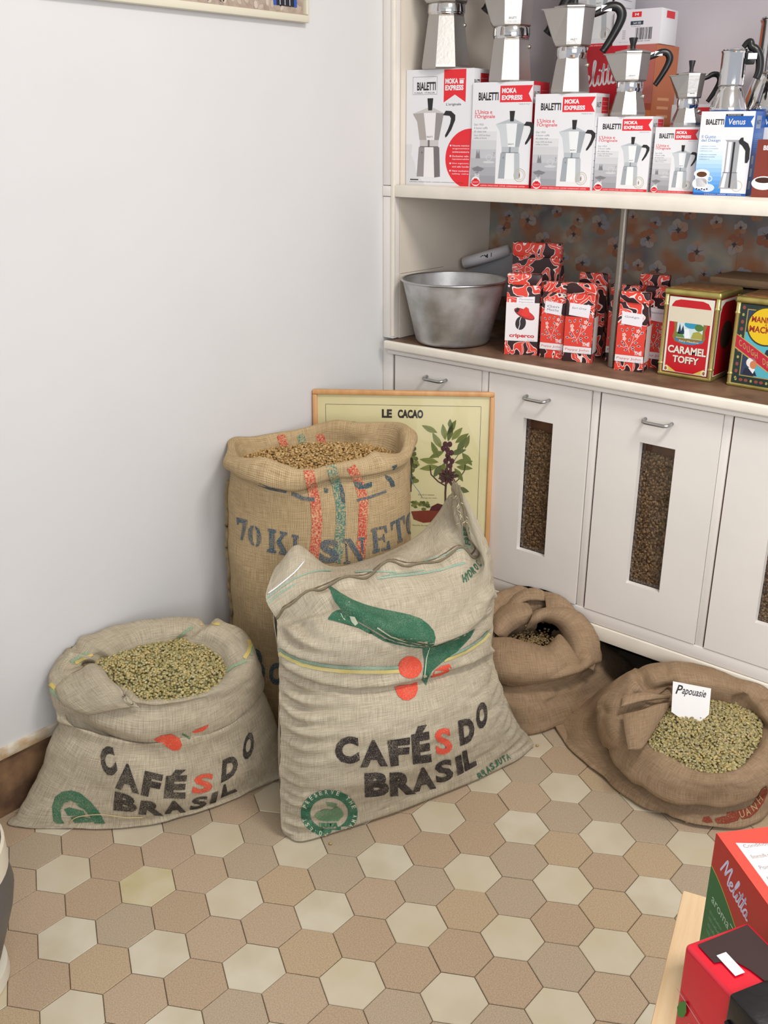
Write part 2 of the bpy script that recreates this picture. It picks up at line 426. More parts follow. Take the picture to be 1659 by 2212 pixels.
# ------------------------------------------------------------------ setting: left wall
wl = box('wall_left', -0.12, 0.0, -3.0, 0.52, 0.185, 3.0, WALLP); tag(wl, kind='structure')
bb = box('baseboard_left', -0.12, -0.002, -3.0, 0.52, -0.012, 0.183, mat('#8a6a4c', 0.85, bump=0.002, bscale=40, col2='#5d4330', vscale=14)); tag(bb, kind='structure')
tr = box('trim_1', -0.02, 0.010, -3.0, -0.002, 0.158, 0.186, mat('#ddd6c6', 0.7, bump=0.003, bscale=40, col2='#b89c78', vscale=22), bev=0.004)
tag(tr, kind='structure')
fd = box('plaster_crumb', 0, .02, 0, .012, 0, .008, mat('#b9a690', 0.9, bump=0.004, bscale=200), bev=0.003)
fd.location = (0.03, -1.30, 0.0); tag(fd, 'small crumb of fallen plaster on the floor at the wall base behind the left sack', 'rubble')

ce = box('ceiling', -0.12, 4.6, -5.4, 0.6, 3.05, 3.12, mat('#e8e4dc', .9)); tag(ce, kind='structure')

# ------------------------------------------------------------------ wall unit (bins below, open shelves above)
XR = 1.88
cab = thing('bin_cabinet', (0, 0, 0), label='cream painted built-in cabinet with tilt-out coffee bins and little windows', cat='cabinet')
box('corner_post', 0.001, 0.042, 0.0, 0.05, 0.0, 0.944, PAINT, cab, 0.002)
box('top_rail', 0.042, XR, 0.0, 0.03, 0.926, 0.944, PAINT, cab, 0.001)
box('bottom_rail', 0.042, XR, -0.004, 0.02, 0.238, 0.276, PAINT, cab, 0.002)
box('plinth', 0.042, XR, -0.010, 0.012, 0.192, 0.236, PAINT_EDGE, cab, 0.003)
box('bottom_panel', 0.042, XR, 0.012, 0.5, 0.20, 0.215, DARKWOOD, cab)
box('kick_board', 0.001, XR, 0.30, 0.32, 0.0, 0.20, DARKWOOD, cab)
box('inner_back', 0.042, XR, 0.10, 0.11, 0.24, 0.926, DARKRED, cab)
for i in range(5):
    x1 = 0.385 + 0.3665 * i
    if i < 4: box('stile', x1 + 0.002, x1 + 0.024, -0.001, 0.03, 0.276, 0.926, PAINT, cab, 0.0015)
def handle_vf(w_=0.074, d=0.026):
    pts = [(-w_/2, 0, 0), (-w_/2, -d*.6, -0.001), (-w_/2+.004, -d*.92, -0.002), (-w_/2+.012, -d, -0.003), (w_/2-.012, -d, -0.003), (w_/2-.004, -d*.92, -0.002), (w_/2, -d*.6, -0.001), (w_/2, 0, 0)]
    return tube_vf(pts, 0.0048, 10)
HV, HF = handle_vf(); hmesh = mesh('handle', HV, HF, True); hmesh.materials.append(STEEL)
BINBROWN = mat('#6a3d27', 0.7, var=0.3, vscale=18)
brng = np.random.RandomState(3)
def bean_field(name, P, Nn, tints, parent=None, loc=(0, 0, 0), size=0.0058, seed=1, squash=0.62):
    """thousands of beans as one mesh: P centres, Nn surface normals"""
    rs = np.random.RandomState(seed); lon, lat = 6, 3
    T = [(0, 0, 1)] + [(math.sin(PI * j / (lat + 1)) * math.cos(2 * PI * k / lon), math.sin(PI * j / (lat + 1)) * math.sin(2 * PI * k / lon), math.cos(PI * j / (lat + 1))) for j in range(1, lat + 1) for k in range(lon)] + [(0, 0, -1)]
    T = np.array(T); nV = len(T); Fq = []
    for k in range(lon): Fq.append((0, 1 + k, 1 + (k + 1) % lon))
    for j in range(lat - 1):
        for k in range(lon): a = 1 + j * lon; Fq.append((a + k, a + lon + k, a + lon + (k + 1) % lon, a + (k + 1) % lon))
    a = 1 + (lat - 1) * lon
    for k in range(lon): Fq.append((a + k, nV - 1, a + (k + 1) % lon))
    n = len(P); P = np.asarray(P); Nn = np.asarray(Nn)
    R1 = rs.normal(size=(n, 3)); t = R1 - (R1 * Nn).sum(1, keepdims=True) * Nn; t /= np.linalg.norm(t, axis=1, keepdims=True)
    tilt = rs.normal(scale=0.45, size=(n, 3)); n2 = Nn + tilt; n2 = n2 - (n2 * t).sum(1, keepdims=True) * t; n2 /= np.linalg.norm(n2, axis=1, keepdims=True)
    b = np.cross(n2, t); s = size * rs.uniform(0.82, 1.15, size=(n, 1, 1))
    V = (P[:, None, :] + s * (T[None, :, :1] * t[:, None, :] + 0.74 * T[None, :, 1:2] * b[:, None, :] + squash * T[None, :, 2:3] * n2[:, None, :])).reshape(-1, 3)
    me = bpy.data.meshes.new(name)
    base = np.arange(n) * nV; loops = []; starts = []; tot = []
    tri = np.array([f for f in Fq if len(f) == 3]); qd = np.array([f for f in Fq if len(f) == 4])
    L = np.concatenate([(base[:, None, None] + tri[None]).reshape(n, -1), (base[:, None, None] + qd[None]).reshape(n, -1)], 1)
    per = np.array([3] * len(tri) + [4] * len(qd)); st = np.concatenate([[0], np.cumsum(per)[:-1]])
    me.vertices.add(len(V)); me.vertices.foreach_set('co', V.astype(np.float32).ravel())
    me.loops.add(L.size); me.loops.foreach_set('vertex_index', L.astype(np.int32).ravel())
    me.polygons.add(n * len(per)); me.polygons.foreach_set('loop_start', (np.arange(n)[:, None] * L.shape[1] + st[None]).astype(np.int32).ravel())
    me.polygons.foreach_set('loop_total', np.tile(per, n).astype(np.int32)); me.update(calc_edges=True)
    me.polygons.foreach_set('use_smooth', [True] * len(me.polygons))
    ca = me.color_attributes.new('tint', 'FLOAT_COLOR', 'POINT')
    tl = np.array([lin(c) for c in tints]); pick = tl[rs.randint(len(tl), size=n)] * np.concatenate([rs.uniform(0.78, 1.12, (n, 1)).repeat(3, 1), np.ones((n, 1))], 1)
    ca.data.foreach_set('color', np.repeat(pick, nV, 0).astype(np.float32).ravel())
    return tag(link(name, me, attr_mat(0.6, 0.35), parent, loc), kind='stuff')
wz0, wz1 = 0.398, 0.810
doors = [(0.056, 0.385, None), (0.416, 0.7505, (0.540, 0.638)), (0.783, 1.119, (0.905, 1.005)), (1.148, 1.485, (1.271, 1.371)), (1.515, 1.85, (1.637, 1.737))]
bin_lab = ['brown coffee beans behind the window of the bin door right of the cocoa poster', 'brown coffee beans behind the window of the middle bin door',
           'brown coffee beans behind the bin window cut by the right edge of the photo', 'brown coffee beans behind the bin window beyond the right edge']
for i, (x0, x1, win) in enumerate(doors):
    if win is None: win = (0.17, 0.27)
    a, b = win
    bm = bmesh.new()
    add_box(bm, x0, a, -0.006, 0.012, 0.279, 0.924); add_box(bm, b, x1, -0.006, 0.012, 0.279, 0.924)
    add_box(bm, a, b, -0.006, 0.012, 0.279, wz0); add_box(bm, a, b, -0.006, 0.012, wz1, 0.924)
    bmesh.ops.remove_doubles(bm, verts=bm.verts, dist=1e-5)
    d = link('door', bm_mesh('door', bm), PAINT, cab)
    h = bpy.data.objects.new('handle', hmesh); COL.objects.link(h); h.parent = d
    hx = (0.2225, 0.585, 0.9515, 1.318, 1.684)[i]; h.location = (hx, -0.006, 0.876)
    box('glass_pane', a - .004, b + .004, 0.0125, 0.0145, wz0 - .004, wz1 + .004, GLASSM, d)
    box('bin_front', a - .03, b + .03, 0.042, 0.047, wz0 - .03, wz1 + .05, BINBROWN, d)
    box('gap_edge', x0 - 0.009, x0 - 0.001, 0.004, 0.010, 0.279, 0.924, DARKRED, cab)
    if i:
        m_ = 2600; X = brng.uniform(a - .008, b + .008, m_); top = 0.772 if i == 1 else 0.778
        Zs = brng.uniform(wz0 - .01, top, m_); Zs = np.where(Zs > top - 0.012 * (X - a) / (b - a), Zs - .012, Zs)
        P = np.stack([X, brng.uniform(0.024, 0.036, m_), Zs], 1)
        bf = bean_field('coffee_beans', P, np.tile([0, -1.0, 0], (m_, 1)), ['#7f6346', '#6f553b', '#8c7152', '#634b35'], None, (0, 0, 0), 0.0050, 10 + i)
        tag(bf, bin_lab[i - 1], 'coffee beans', 'coffee beans in the cabinet bins')
        o = box('bean_fill', a - .01, b + .01, 0.034, 0.041, wz0 - .012, top - .012, mat('#6f5338', 0.9), d)

# worktop
wt = thing('worktop', (0, 0, 0), label='long cream edged worktop with worn brown surface above the bins', cat='worktop')
box('board', 0.042, XR, -0.018, 0.5, 0.948, 0.968, mat('#b3a79a', 0.7), wt)
box('worn_surface', 0.046, XR, -0.022, 0.5, 0.968, 0.9705, mat('#7d614c', 0.55, bump=0.0005, bscale=60, col2='#5e4634', vscale=14), wt)
bm = bmesh.new(); add_box(bm, 0.030, XR, -0.034, -0.018, 0.944, 0.9715, 0.006, 3)
link('front_edge', bm_mesh('front_edge', bm, angle=50), PAINT_EDGE, wt)
bm = bmesh.new(); add_box(bm, 0.034, XR, -0.020, -0.001, 0.928, 0.9435, 0.004, 2)
link('edge_moulding', bm_mesh('edge_moulding', bm, angle=50), PAINT, wt)

# shelf and upper unit
wb = box('wall_back', 0.0, XR + .3, 0.505, 0.6, 0.0, 3.0, mat('#cfc9cf', 0.8, bump=0.001, bscale=12)); tag(wb, kind='structure')
su = thing('shelf_unit', (0, 0, 0), label='cream painted open wall shelving above the bin cabinet', cat='shelving')
SIDE = mat('#dcd2c4', 0.55, bump=0.0006, bscale=15, var=0.07, vscale=4)
box('side_panel', 0.001, 0.0445, 0.03, 0.504, 0.9715, 3.0, SIDE, su)
box('lower_post', 0.001, 0.042, 0.0, 0.029, 0.973, 1.3965, PAINT, su, 0.002)
box('post_block', 0.001, 0.0425, -0.002, 0.029, 1.398, 1.4275, PAINT, su, 0.001)
box('upper_post', 0.001, 0.042, 0.0, 0.029, 1.429, 3.0, PAINT, su, 0.002)
box('post_bead', 0.034, 0.046, -0.0035, 0.008, 0.98, 3.0, PAINT_EDGE, su, 0.002)
box('shelf_board', 0.046, XR, 0.0, 0.503, 1.397, 1.430, PAINT_EDGE, su, 0.0025)
box('upper_shelf', 0.046, XR, 0.0, 0.503, 2.22, 2.25, PAINT_EDGE, su, 0.0025)
box('panel_joint', 0.0446, 0.0450, 0.032, 0.25, 1.169, 1.1705, mat('#8d8478', 0.8), su)
pl = lathe('support_pole', [(0.0105, 0.9715), (0.0105, 1.3965)], mat('#8f867c', 0.35, 0.8, bump=0.0004, bscale=80), None, 20)
pl.location = (0.746, 0.104, 0); tag(pl, 'brushed metal pole between worktop and shelf among the tea bags', 'pole')

# wallpaper behind the lower niche
wm = bpy.data.materials.new('blurred_floral_paper'); wm.use_nodes = True; nt = wm.node_tree; b_ = nt.nodes['Principled BSDF']; b_.inputs['Roughness'].default_value = 0.6
tc = nt.nodes.new('ShaderNodeTexCoord').outputs['Object']
def nz(scale, det=2, off=0.0):
    mp = nt.nodes.new('ShaderNodeMapping'); mp.inputs['Location'].default_value = (off, off, off); nt.links.new(tc, mp.inputs[0])
    n = nt.nodes.new('ShaderNodeTexNoise'); n.inputs['Scale'].default_value = scale; n.inputs['Detail'].default_value = det; nt.links.new(mp.outputs[0], n.inputs[0]); return n.outputs[0]
def mr(x, a, b):
    n = nt.nodes.new('ShaderNodeMapRange'); n.inputs[1].default_value = a; n.inputs[2].default_value = b; nt.links.new(x, n.inputs[0]); return n.outputs[0]
c0 = mixc(nt, mr(nz(7), .35, .65), lin('#6f6b6e'), lin('#a89f8e'))
c1 = mixc(nt, mr(nz(9, 2, 3.0), .46, .64), c0, lin('#a06a48'))
c2 = mixc(nt, mr(nz(10, 1, 7.0), .58, .74), c1, lin('#7d8580'))
c3 = mixc(nt, mr(nz(8, 2, 11.0), .58, .70), c2, lin('#b8ad9a'))
nt.links.new(c3, b_.inputs['Base Color'])
wp = thing('floral_wallpaper', (0.0, 0.5035, 0.0), label='grey and orange blurred floral paper lining the back of the lower shelf niche', cat='wallpaper')
box('paper_sheet', 0.0455, 0.905, -0.0014, 0.0, 0.9715, 1.396, wm, wp); box('paper_sheet', 0.9055, XR, -0.0010, 0.0, 0.9715, 1.396, wm, wp)
FW = [mat(c, 0.7) for c in ('#a89c97', '#9a969c', '#ada194', '#b0917e')]; FO_ = [mat(c, 0.7) for c in ('#a86a4a', '#9c6248', '#b07a5a', '#a98069')]; FD = mat('#4d4446', 0.7); FH = mat('#8d7a74', .7)
pr = Print(); rg = random.Random(11)
for rep in range(7):
    for (fx, fz, fr, sl) in [(.045, .30, .030, 3), (.135, .33, .034, 0), (.085, .215, .030, 4), (.20, .27, .034, 2), (.175, .165, .040, 1), (.03, .125, .024, 3), (.245, .36, .020, 4), (.10, .39, .022, 5), (.255, .15, .018, 3), (.09, .06, .034, 0), (.21, .05, .030, 4), (.02, .22, .02, 1), (.135, .125, .022, 3), (.23, .215, .022, 5), (.06, .345, .02, 2), (.17, .385, .024, 1), (.15, .02, .024, 2)]:
        cx = 0.06 + rep * 0.262 + fx + rg.uniform(-.004, .004); cz = 0.975 + fz + rg.uniform(-.004, .004)
        if cx - fr < 0.047 or cx + fr > XR or cz + fr > 1.394 or cz - fr < .973: continue
        a0 = PI / 2 + rg.uniform(-.5, .5); fr *= .98
        for k in (2, 3, 1, 4, 0):
            a = a0 + k * 2 * PI / 5; up_ = math.sin(a) > -.1; m_ = (FW if (up_ ^ (sl == 3)) else FO_)[rg.randrange(4)]
            pc = (cx + math.cos(a) * fr * .55, cz + math.sin(a) * fr * .55); n_ = 16
            pts = [(pc[0] + fr * (.46 + .035 * math.sin(5 * t + k)) * math.cos(t), pc[1] + fr * (.44 + .035 * math.cos(4 * t + k)) * math.sin(t)) for t in np.linspace(0, 2 * PI, n_ + 1)[:-1]]
            pr.poly(pts, m_, 1 + k)
            pr.line([(cx + math.cos(a) * fr * .12, cz + math.sin(a) * fr * .12), (cx + math.cos(a) * fr * .62, cz + math.sin(a) * fr * .62)], fr * .16, FH, 7, True)
        pr.poly([(cx + fr * (.22 + .10 * math.sin(3 * t)) * math.cos(t), cz + fr * (.20 + .08 * math.cos(4 * t)) * math.sin(t)) for t in np.linspace(0, 2 * PI, 15)[:-1]], FD, 8)
pr.build('printed_blossoms', face_front(-0.0015), wp, step=0.00008)

# ------------------------------------------------------------------ framed picture hung high on the left wall
pf = thing('picture_frame', (0.0, -0.70, 2.12), label='cream framed picture high on the left wall, only its lower edge in view', cat='picture')
FRM = mat('#d8d2be', 0.35); y0, y1, z0, z1 = -0.386, 0.386, -0.28, 0.28
for nm, a in (('bottom_rail', (y0, y1, z0, z0 + .018)), ('top_rail', (y0, y1, z1 - .018, z1)), ('left_rail', (y0, y0 + .012, z0 + .018, z1 - .018)), ('right_rail', (y1 - .012, y1, z0 + .018, z1 - .018))):
    box(nm, 0.001, 0.022, a[0], a[1], a[2], a[3], FRM, pf, 0.004)
box('print_sheet', 0.002, 0.008, y0 + .012, y1 - .012, z0 + .018, z1 - .018, mat('#b3a396', 0.5, col2='#9c8878', vscale=40), pf)
pr = Print(); rg = random.Random(2); LFM = [mat(c, 0.5) for c in ('#b9a99c', '#a8978a', '#c4b6a8', '#9d8b80')]
for k in range(420):
    pr.ell(rg.uniform(y0 + .02, y1 - .02), rg.uniform(z0 + .022, z0 + .2), rg.uniform(.006, .012), rg.uniform(.004, .007), LFM[k % 4], 1 + k % 3, 7, rg.uniform(0, 3))
pr.rect(.27, z0 + .034, .352, .1, mat('#1d1f2b', 0.5), 5)
for k in range(5): pr.rect(.275 + k * .017, z0 + .036, .277 + k * .017, .1, mat('#d8d8d8', 0.5), 6)
pr.rect(.27, z0 + .034, .280, .1, mat('#2f55a5', 0.5), 7); pr.rect(.342, z0 + .034, .352, .1, mat('#2f55a5', 0.5), 7)
pr.build('printed_picture', lambda V, l: np.stack([np.full(len(V), .0083 + l), V[:, 0], V[:, 1]], 1), pf)

# ------------------------------------------------------------------ cocoa poster leaning across the corner
PW, PH = 0.540, 0.868
tiltp = math.asin(0.045 / PH)
po = thing('framed_poster', (0.0 + .6 * .050 + .004, -0.325 - .8 * .050, 0.0), label='wood framed botanical cocoa poster leaning across the corner behind the tall sack', cat='poster')
po.rotation_euler = (-tiltp, 0, math.atan2(.6, .8))
WOOD = mat('#d2a06a', 0.4, col2='#c08a55', vscale=30, stretch=(1, 1, .15))
FT = 0.014
box('bottom_rail', 0.0, PW, 0.0, 0.018, 0.0, FT, WOOD, po, .003); box('top_rail', 0.0, PW, 0.0, 0.018, PH - FT, PH, WOOD, po, .003)
box('left_rail', 0.0, FT, 0.0, 0.018, FT, PH - FT, WOOD, po, .003); box('right_rail', PW - FT, PW, 0.0, 0.018, FT, PH - FT, WOOD, po, .003)
box('print_sheet', FT, PW - FT, 0.010, 0.015, FT, PH - FT, mat('#e7dfb0', 0.6, col2='#dfd8a4', vscale=4), po)
gp = box('glass_pane', FT + .0005, PW - FT - .0005, 0.0050, 0.0062, FT + .0005, PH - FT - .0005, GLASSM, po)
pr = Print(); fx = lambda x: x * PW; fz = lambda y: (1 - y) * PH
K1 = mat('#2a2226', .6); GL = [mat(c, .6) for c in ('#6f7a3a', '#5d6b38', '#828a45', '#4f5c30')]; BR = mat('#4a3530', .6); PU = mat('#4a1f2c', .6); PU2 = mat('#5e2a38', .6)
b0, b1, b2, b3 = fx(.07), fx(.925), fz(.985), fz(.052)
for q in ((b0, b2, b0 + .001, b3), (b1, b2, b1 + .001, b3), (b0, b3, b1, b3 + .001), (b0, b2, b1, b2 + .001)): pr.rect(*q, K1, 2)
pr.text('LE', fx(.382), fz(.096), fx(.056), .026, K1, 2, .05); pr.text('CACAO', fx(.470), fz(.096), fx(.140), .026, K1, 2, .05)
def leaf(x, y, L, wd, a, m, lay=2):
    x, y = fx(x), fz(y); pts = []
    for t, s in [(0, 0), (.15, .5), (.35, .95), (.55, 1), (.78, .6), (1, 0), (.78, -.55), (.5, -.95), (.3, -.85), (.12, -.4)]:
        px, py = L * t, wd * s * .5; pts.append((x + px * math.cos(a) - py * math.sin(a), y + px * math.sin(a) + py * math.cos(a)))
    pr.poly(pts, m, lay); pr.line([(x, y), (x + L * .95 * math.cos(a), y + L * .95 * math.sin(a))], .0008, GL[3], lay + 3)
rg = random.Random(5)
pr.line([(fx(.745), fz(.43)), (fx(.742), fz(.36)), (fx(.748), fz(.27)), (fx(.745), fz(.19))], .006, BR, 2)
pr.line([(fx(.742), fz(.335)), (fx(.70), fz(.32)), (fx(.66), fz(.295)), (fx(.652), fz(.262))], .004, BR, 2)
pr.line([(fx(.775), fz(.335)), (fx(.815), fz(.31)), (fx(.845), fz(.28)), (fx(.85), fz(.25))], .003, BR, 2)
pr.line([(fx(.742), fz(.30)), (fx(.79), fz(.24)), (fx(.84), fz(.19))], .002, BR, 2)
for (x, y, L, wd, a) in [(.69, .145, .052, .018, 2.7), (.715, .20, .056, .020, 2.1), (.735, .17, .05, .018, 1.75), (.75, .175, .055, .018, 1.35), (.77, .17, .05, .02, .9), (.79, .18, .05, .018, .65),
                         (.80, .21, .055, .018, 1.0), (.70, .235, .056, .018, 2.0), (.70, .25, .058, .02, 3.0), (.70, .265, .058, .02, 3.3), (.735, .25, .05, .02, 4.4), (.715, .26, .045, .02, 4.2),
                         (.79, .25, .055, .02, .1), (.80, .265, .05, .018, -.1), (.79, .27, .05, .018, -1.0), (.83, .215, .05, .02, -.9), (.845, .20, .045, .014, 1.3), (.75, .15, .05, .018, 1.1), (.76, .13, .03, .014, 1.6),
                         (.80, .345, .042, .02, -.2), (.81, .36, .055, .022, -1.3), (.73, .21, .05, .018, 3.6), (.765, .22, .05, .018, .3)]:
    leaf(x, y, L, wd, a, GL[rg.randrange(3)], 2 + rg.randrange(2))
for (x, y) in [(.735, .185), (.748, .205), (.76, .185), (.77, .215), (.725, .20), (.755, .235), (.775, .245), (.74, .245), (.765, .262), (.75, .225)]: pr.ell(fx(x), fz(y), .0075, .009, PU, 8, 12); pr.ell(fx(x) + .002, fz(y) + .003, .0025, .003, PU2, 9, 8)
for k in range(11): 
    a = k * 2 * PI / 11; leaf(.752, .30, .030, .013, a, PU if k % 2 else PU2, 8)
for (x, y) in [(.775, .30), (.74, .318), (.765, .322)]: leaf(x, y, .024, .012, rg.uniform(0, 6), PU, 9)
# pod on its branch, trees, hut and red earth
pr.ell(fx(.205), fz(.135), .032, .020, GL[2], 2, 20, .3); pr.line([(fx(.11), fz(.160)), (fx(.20), fz(.145)), (fx(.30), fz(.122))], .007, mat('#3b3a2c', .6), 5); pr.line([(fx(.19), fz(.15)), (fx(.215), fz(.112))], .004, GL[3], 5)
for (x, y, r) in [(.545, .20, .022), (.56, .23, .018), (.53, .24, .024), (.555, .27, .022), (.57, .255, .014), (.525, .30, .024), (.56, .31, .020), (.54, .33, .018), (.51, .22, .02), (.50, .27, .025), (.52, .18, .016)]:
    for q in range(5): pr.ell(fx(x) + rg.uniform(-.008, .008), fz(y) + rg.uniform(-.01, .01), r * rg.uniform(.3, .6), r * rg.uniform(.25, .5), GL[rg.randrange(4)], 2 + q % 3, 9)
pr.line([(fx(.548), fz(.36)), (fx(.55), fz(.25))], .0035, BR, 5); pr.line([(fx(.52), fz(.36)), (fx(.515), fz(.24))], .004, BR, 5)
EARTH = mat('#8a3b2a', .6)
pr.poly([(fx(.55), fz(.432)), (fx(.62), fz(.428)), (fx(.72), fz(.425)), (fx(.735), fz(.445)), (fx(.70), fz(.468)), (fx(.62), fz(.474)), (fx(.565), fz(.462))], EARTH, 2)
pr.poly([(fx(.655), fz(.428)), (fx(.665), fz(.412)), (fx(.70), fz(.400)), (fx(.73), fz(.405)), (fx(.735), fz(.428))], mat('#5c2026', .6), 4)
for k in range(26): pr.ell(fx(rg.uniform(.55, .65)), fz(rg.uniform(.395, .423)), rg.uniform(.004, .008), rg.uniform(.003, .006), GL[rg.randrange(4)], 3 + k % 3, 8)
GI = mat('#8c7f5c', .6)
pr.text('Branche et cabosses', fx(.59), fz(.372), fx(.09), .005, GI, 2); pr.text('paysage des Indes', fx(.605), fz(.384), fx(.09), .005, GI, 2); pr.text('Recolte du cacao', fx(.56), fz(.486), fx(.10), .005, GI, 2)
pr.build('printed_plate', face_front(0.0098), po, step=0.00009)

# ------------------------------------------------------------------ sacks
JUTE_PALE = burlap('#928670', '#dcd1bb', 0.0026, 0.40, '#a59a80', 0.25)
JUTE_GREY = burlap('#8d806a', '#d6cab3', 0.0026, 0.40, '#94886c', 0.25)
JUTE_TAN = burlap('#866e4e', '#cbb38c', 0.0042, 0.55, '#8f7850', 0.25)
JUTE_BROWN = burlap('#7b644c', '#bba083', 0.0024, 0.38, '#8a7052', 0.35)
def uv_from_grid(me, G, cu, cv):
    R_, C_ = G.shape[:2]
    L1 = np.linalg.norm(np.diff(G, axis=1, append=G[:, :1]), axis=2); W_ = np.median(L1.sum(1) - (0 if cu else L1[:, -1]))
    dv = np.linalg.norm(np.diff(G, axis=0, append=G[:1]), axis=2); dv = np.median(dv, axis=1); vv = np.concatenate([[0], np.cumsum(dv)])
    nC = C_ if cu else C_ - 1; uv = me.uv_layers.new(name='UVMap'); out = []
    for i in range(R_ if cv else R_ - 1):
        for j in range(nC):
            u0, u1 = j / nC * W_, (j + 1) / nC * W_
            out += [u0, vv[i], u1, vv[i], u1, vv[i + 1], u0, vv[i + 1]]
    uv.data.foreach_set('uv', np.array(out, np.float32))
def cloth(name, G, cu, cv, m, parent, origin):
    R_, C_ = G.shape[:2]; V = (G - np.array(origin)).reshape(-1, 3); Fc = []
    for i in range(R_ if cv else R_ - 1):
        for j in range(C_ if cu else C_ - 1):
            Fc.append((i * C_ + j, i * C_ + (j + 1) % C_, ((i + 1) % R_) * C_ + (j + 1) % C_, ((i + 1) % R_) * C_ + j))
    me = mesh(name, V, Fc, True); uv_from_grid(me, G, cu, cv)
    Gt = G.reshape(-1, 3)
    return link(name, me, m, parent), BVHTree.FromPolygons([Vector(v) for v in Gt], Fc)
def segdist(P, poly):
    """signed distance in measured px from points to a polyline (positive below)"""
    best = np.full(P.shape[:-1], 1e9); sg = np.ones(P.shape[:-1])
    for a, b in zip(poly[:-1], poly[1:]):
        a = np.array(a, float); b = np.array(b, float); ab = b - a
        t = np.clip(((P - a) @ ab) / (ab @ ab), 0, 1); d = P - (a + t[..., None] * ab); dd = np.linalg.norm(d, axis=-1)
        s = np.sign(ab[0] * d[..., 1] - ab[1] * d[..., 0]); upd = dd < best; best = np.where(upd, dd, best); sg = np.where(upd, s, sg)
    return best, sg
def crease(G, Nn, poly, wd, amp, over=0.0, mask=None):
    d, s = segdist(proj(G), poly); k = -amp * np.exp(-(d / wd) ** 2)
    if over: k = k + over * np.exp(-((d + s * wd * 1.6) / (wd * 1.5)) ** 2)
    if mask is not None: k = k * mask
    return G + Nn * k[..., None]
def wrinkle(G, Nn, amp, scale, seed, aniso=(1, 1, 3.0), mask=1.0):
    P = G.reshape(-1, 3) * np.array(aniso); n = vnoise(P, scale, seed).reshape(G.shape[:2])
    return G + Nn * (amp * n * mask)[..., None]
GREEN_BEANS = ['#b0a472', '#a49864', '#bcab78', '#948956', '#aaa47c', '#b8a36c']

def sheet(rows, th=.011, seed=1.0, name='cloth_fold', who=None, org=None, mm=None, clip=True):
    """a thick lap of the same cloth through measured rows of points, closed around its edge"""
    A = np.array([catmull(np.array([at_z(u, v, z) for u, v, z in r]), 10) for r in rows]); A = np.stack([catmull(A[:, k], 10) for k in range(A.shape[1])], 1)
    Nf = grid_normals(A, False); Nf = Nf * np.sign((Nf * (CAM - A)).sum(-1, keepdims=True)); R_, C_ = A.shape[:2]
    a = np.minimum(np.arange(C_), C_ - 1 - np.arange(C_)) / 5.0; bb = np.minimum(np.arange(R_), R_ - 1 - np.arange(R_)) / 5.0
    e = np.sqrt(np.clip(np.minimum(a[None, :], bb[:, None]), 0, 1))
    top = A + Nf * (th * e)[..., None]; n = vnoise(A.reshape(-1, 3), 16, seed).reshape(R_, C_); top = top + Nf * (.006 * n * e)[..., None]; bot = A - Nf * (th * .9 * e)[..., None]
    Gf = np.concatenate([top, bot[::-1]], 0); Gf[..., 2] = np.maximum(Gf[..., 2], .003); Gf[..., 1] = np.where(clip & (Gf[..., 2] > .15), np.minimum(Gf[..., 1], -.014), Gf[..., 1])
    o, _ = cloth(name, Gf, False, True, mm or JUTE_BROWN, who or crum, SO if org is None else org); return o

# ---- tall tan sack standing behind the others
TO = (0.226, -0.530, 0.0); TD = np.array([.60, .80, 0]); TN = np.array([.80, -.60, 0])
def tring(z, ra, rn, da=0, dn=0, p=2.3, mods=None, K=20):
    out = []
    for k in range(K):
        a = 2 * PI * k / K; c, s = math.cos(a), math.sin(a)
        r = 1 / ((abs(c) ** p + abs(s) ** p) ** (1 / p)); dr, dz = (mods(a) if mods else (0, 0))
        out.append(np.array(TO) + TD * (da + (ra + dr) * r * c) + TN * (dn + (rn + dr) * r * s) + np.array([0, 0, z + dz]))
    return out
lump = lambda s: (lambda a: (0.009 * math.sin(3 * a + s) + 0.007 * math.sin(6 * a + 2 * s), 0.012 * math.cos(a - .3) + 0.009 * math.sin(2 * a + s * 1.3) + 0.007 * math.sin(5 * a + s) + 0.004 * math.sin(9 * a)))
TR = [tring(0.004, .15, .11), tring(0.002, .228, .165), tring(.035, .250, .185), tring(.14, .258, .198), tring(.30, .258, .201), tring(.45, .256, .201), tring(.64, .250, .198),
      tring(.735, .243, .192, mods=lump(1)), tring(.756, .239, .188, mods=lump(1)), tring(.750, .252, .200, mods=lump(1)), tring(.760, .262, .209, mods=lump(1.2)), tring(.780, .262, .208, mods=lump(1.5)),
      tring(.793, .250, .196, mods=lump(2)), tring(.794, .234, .180, mods=lump(2)), tring(.776, .222, .168, mods=lump(2.2)), tring(.74, .214, .160), tring(.70, .19, .135), tring(.68, .10, .07)]
G = np.array([catmull(r, 12, True) for r in TR]); G = np.stack([catmull(G[:, j], 7) for j in range(G.shape[1])], 1)
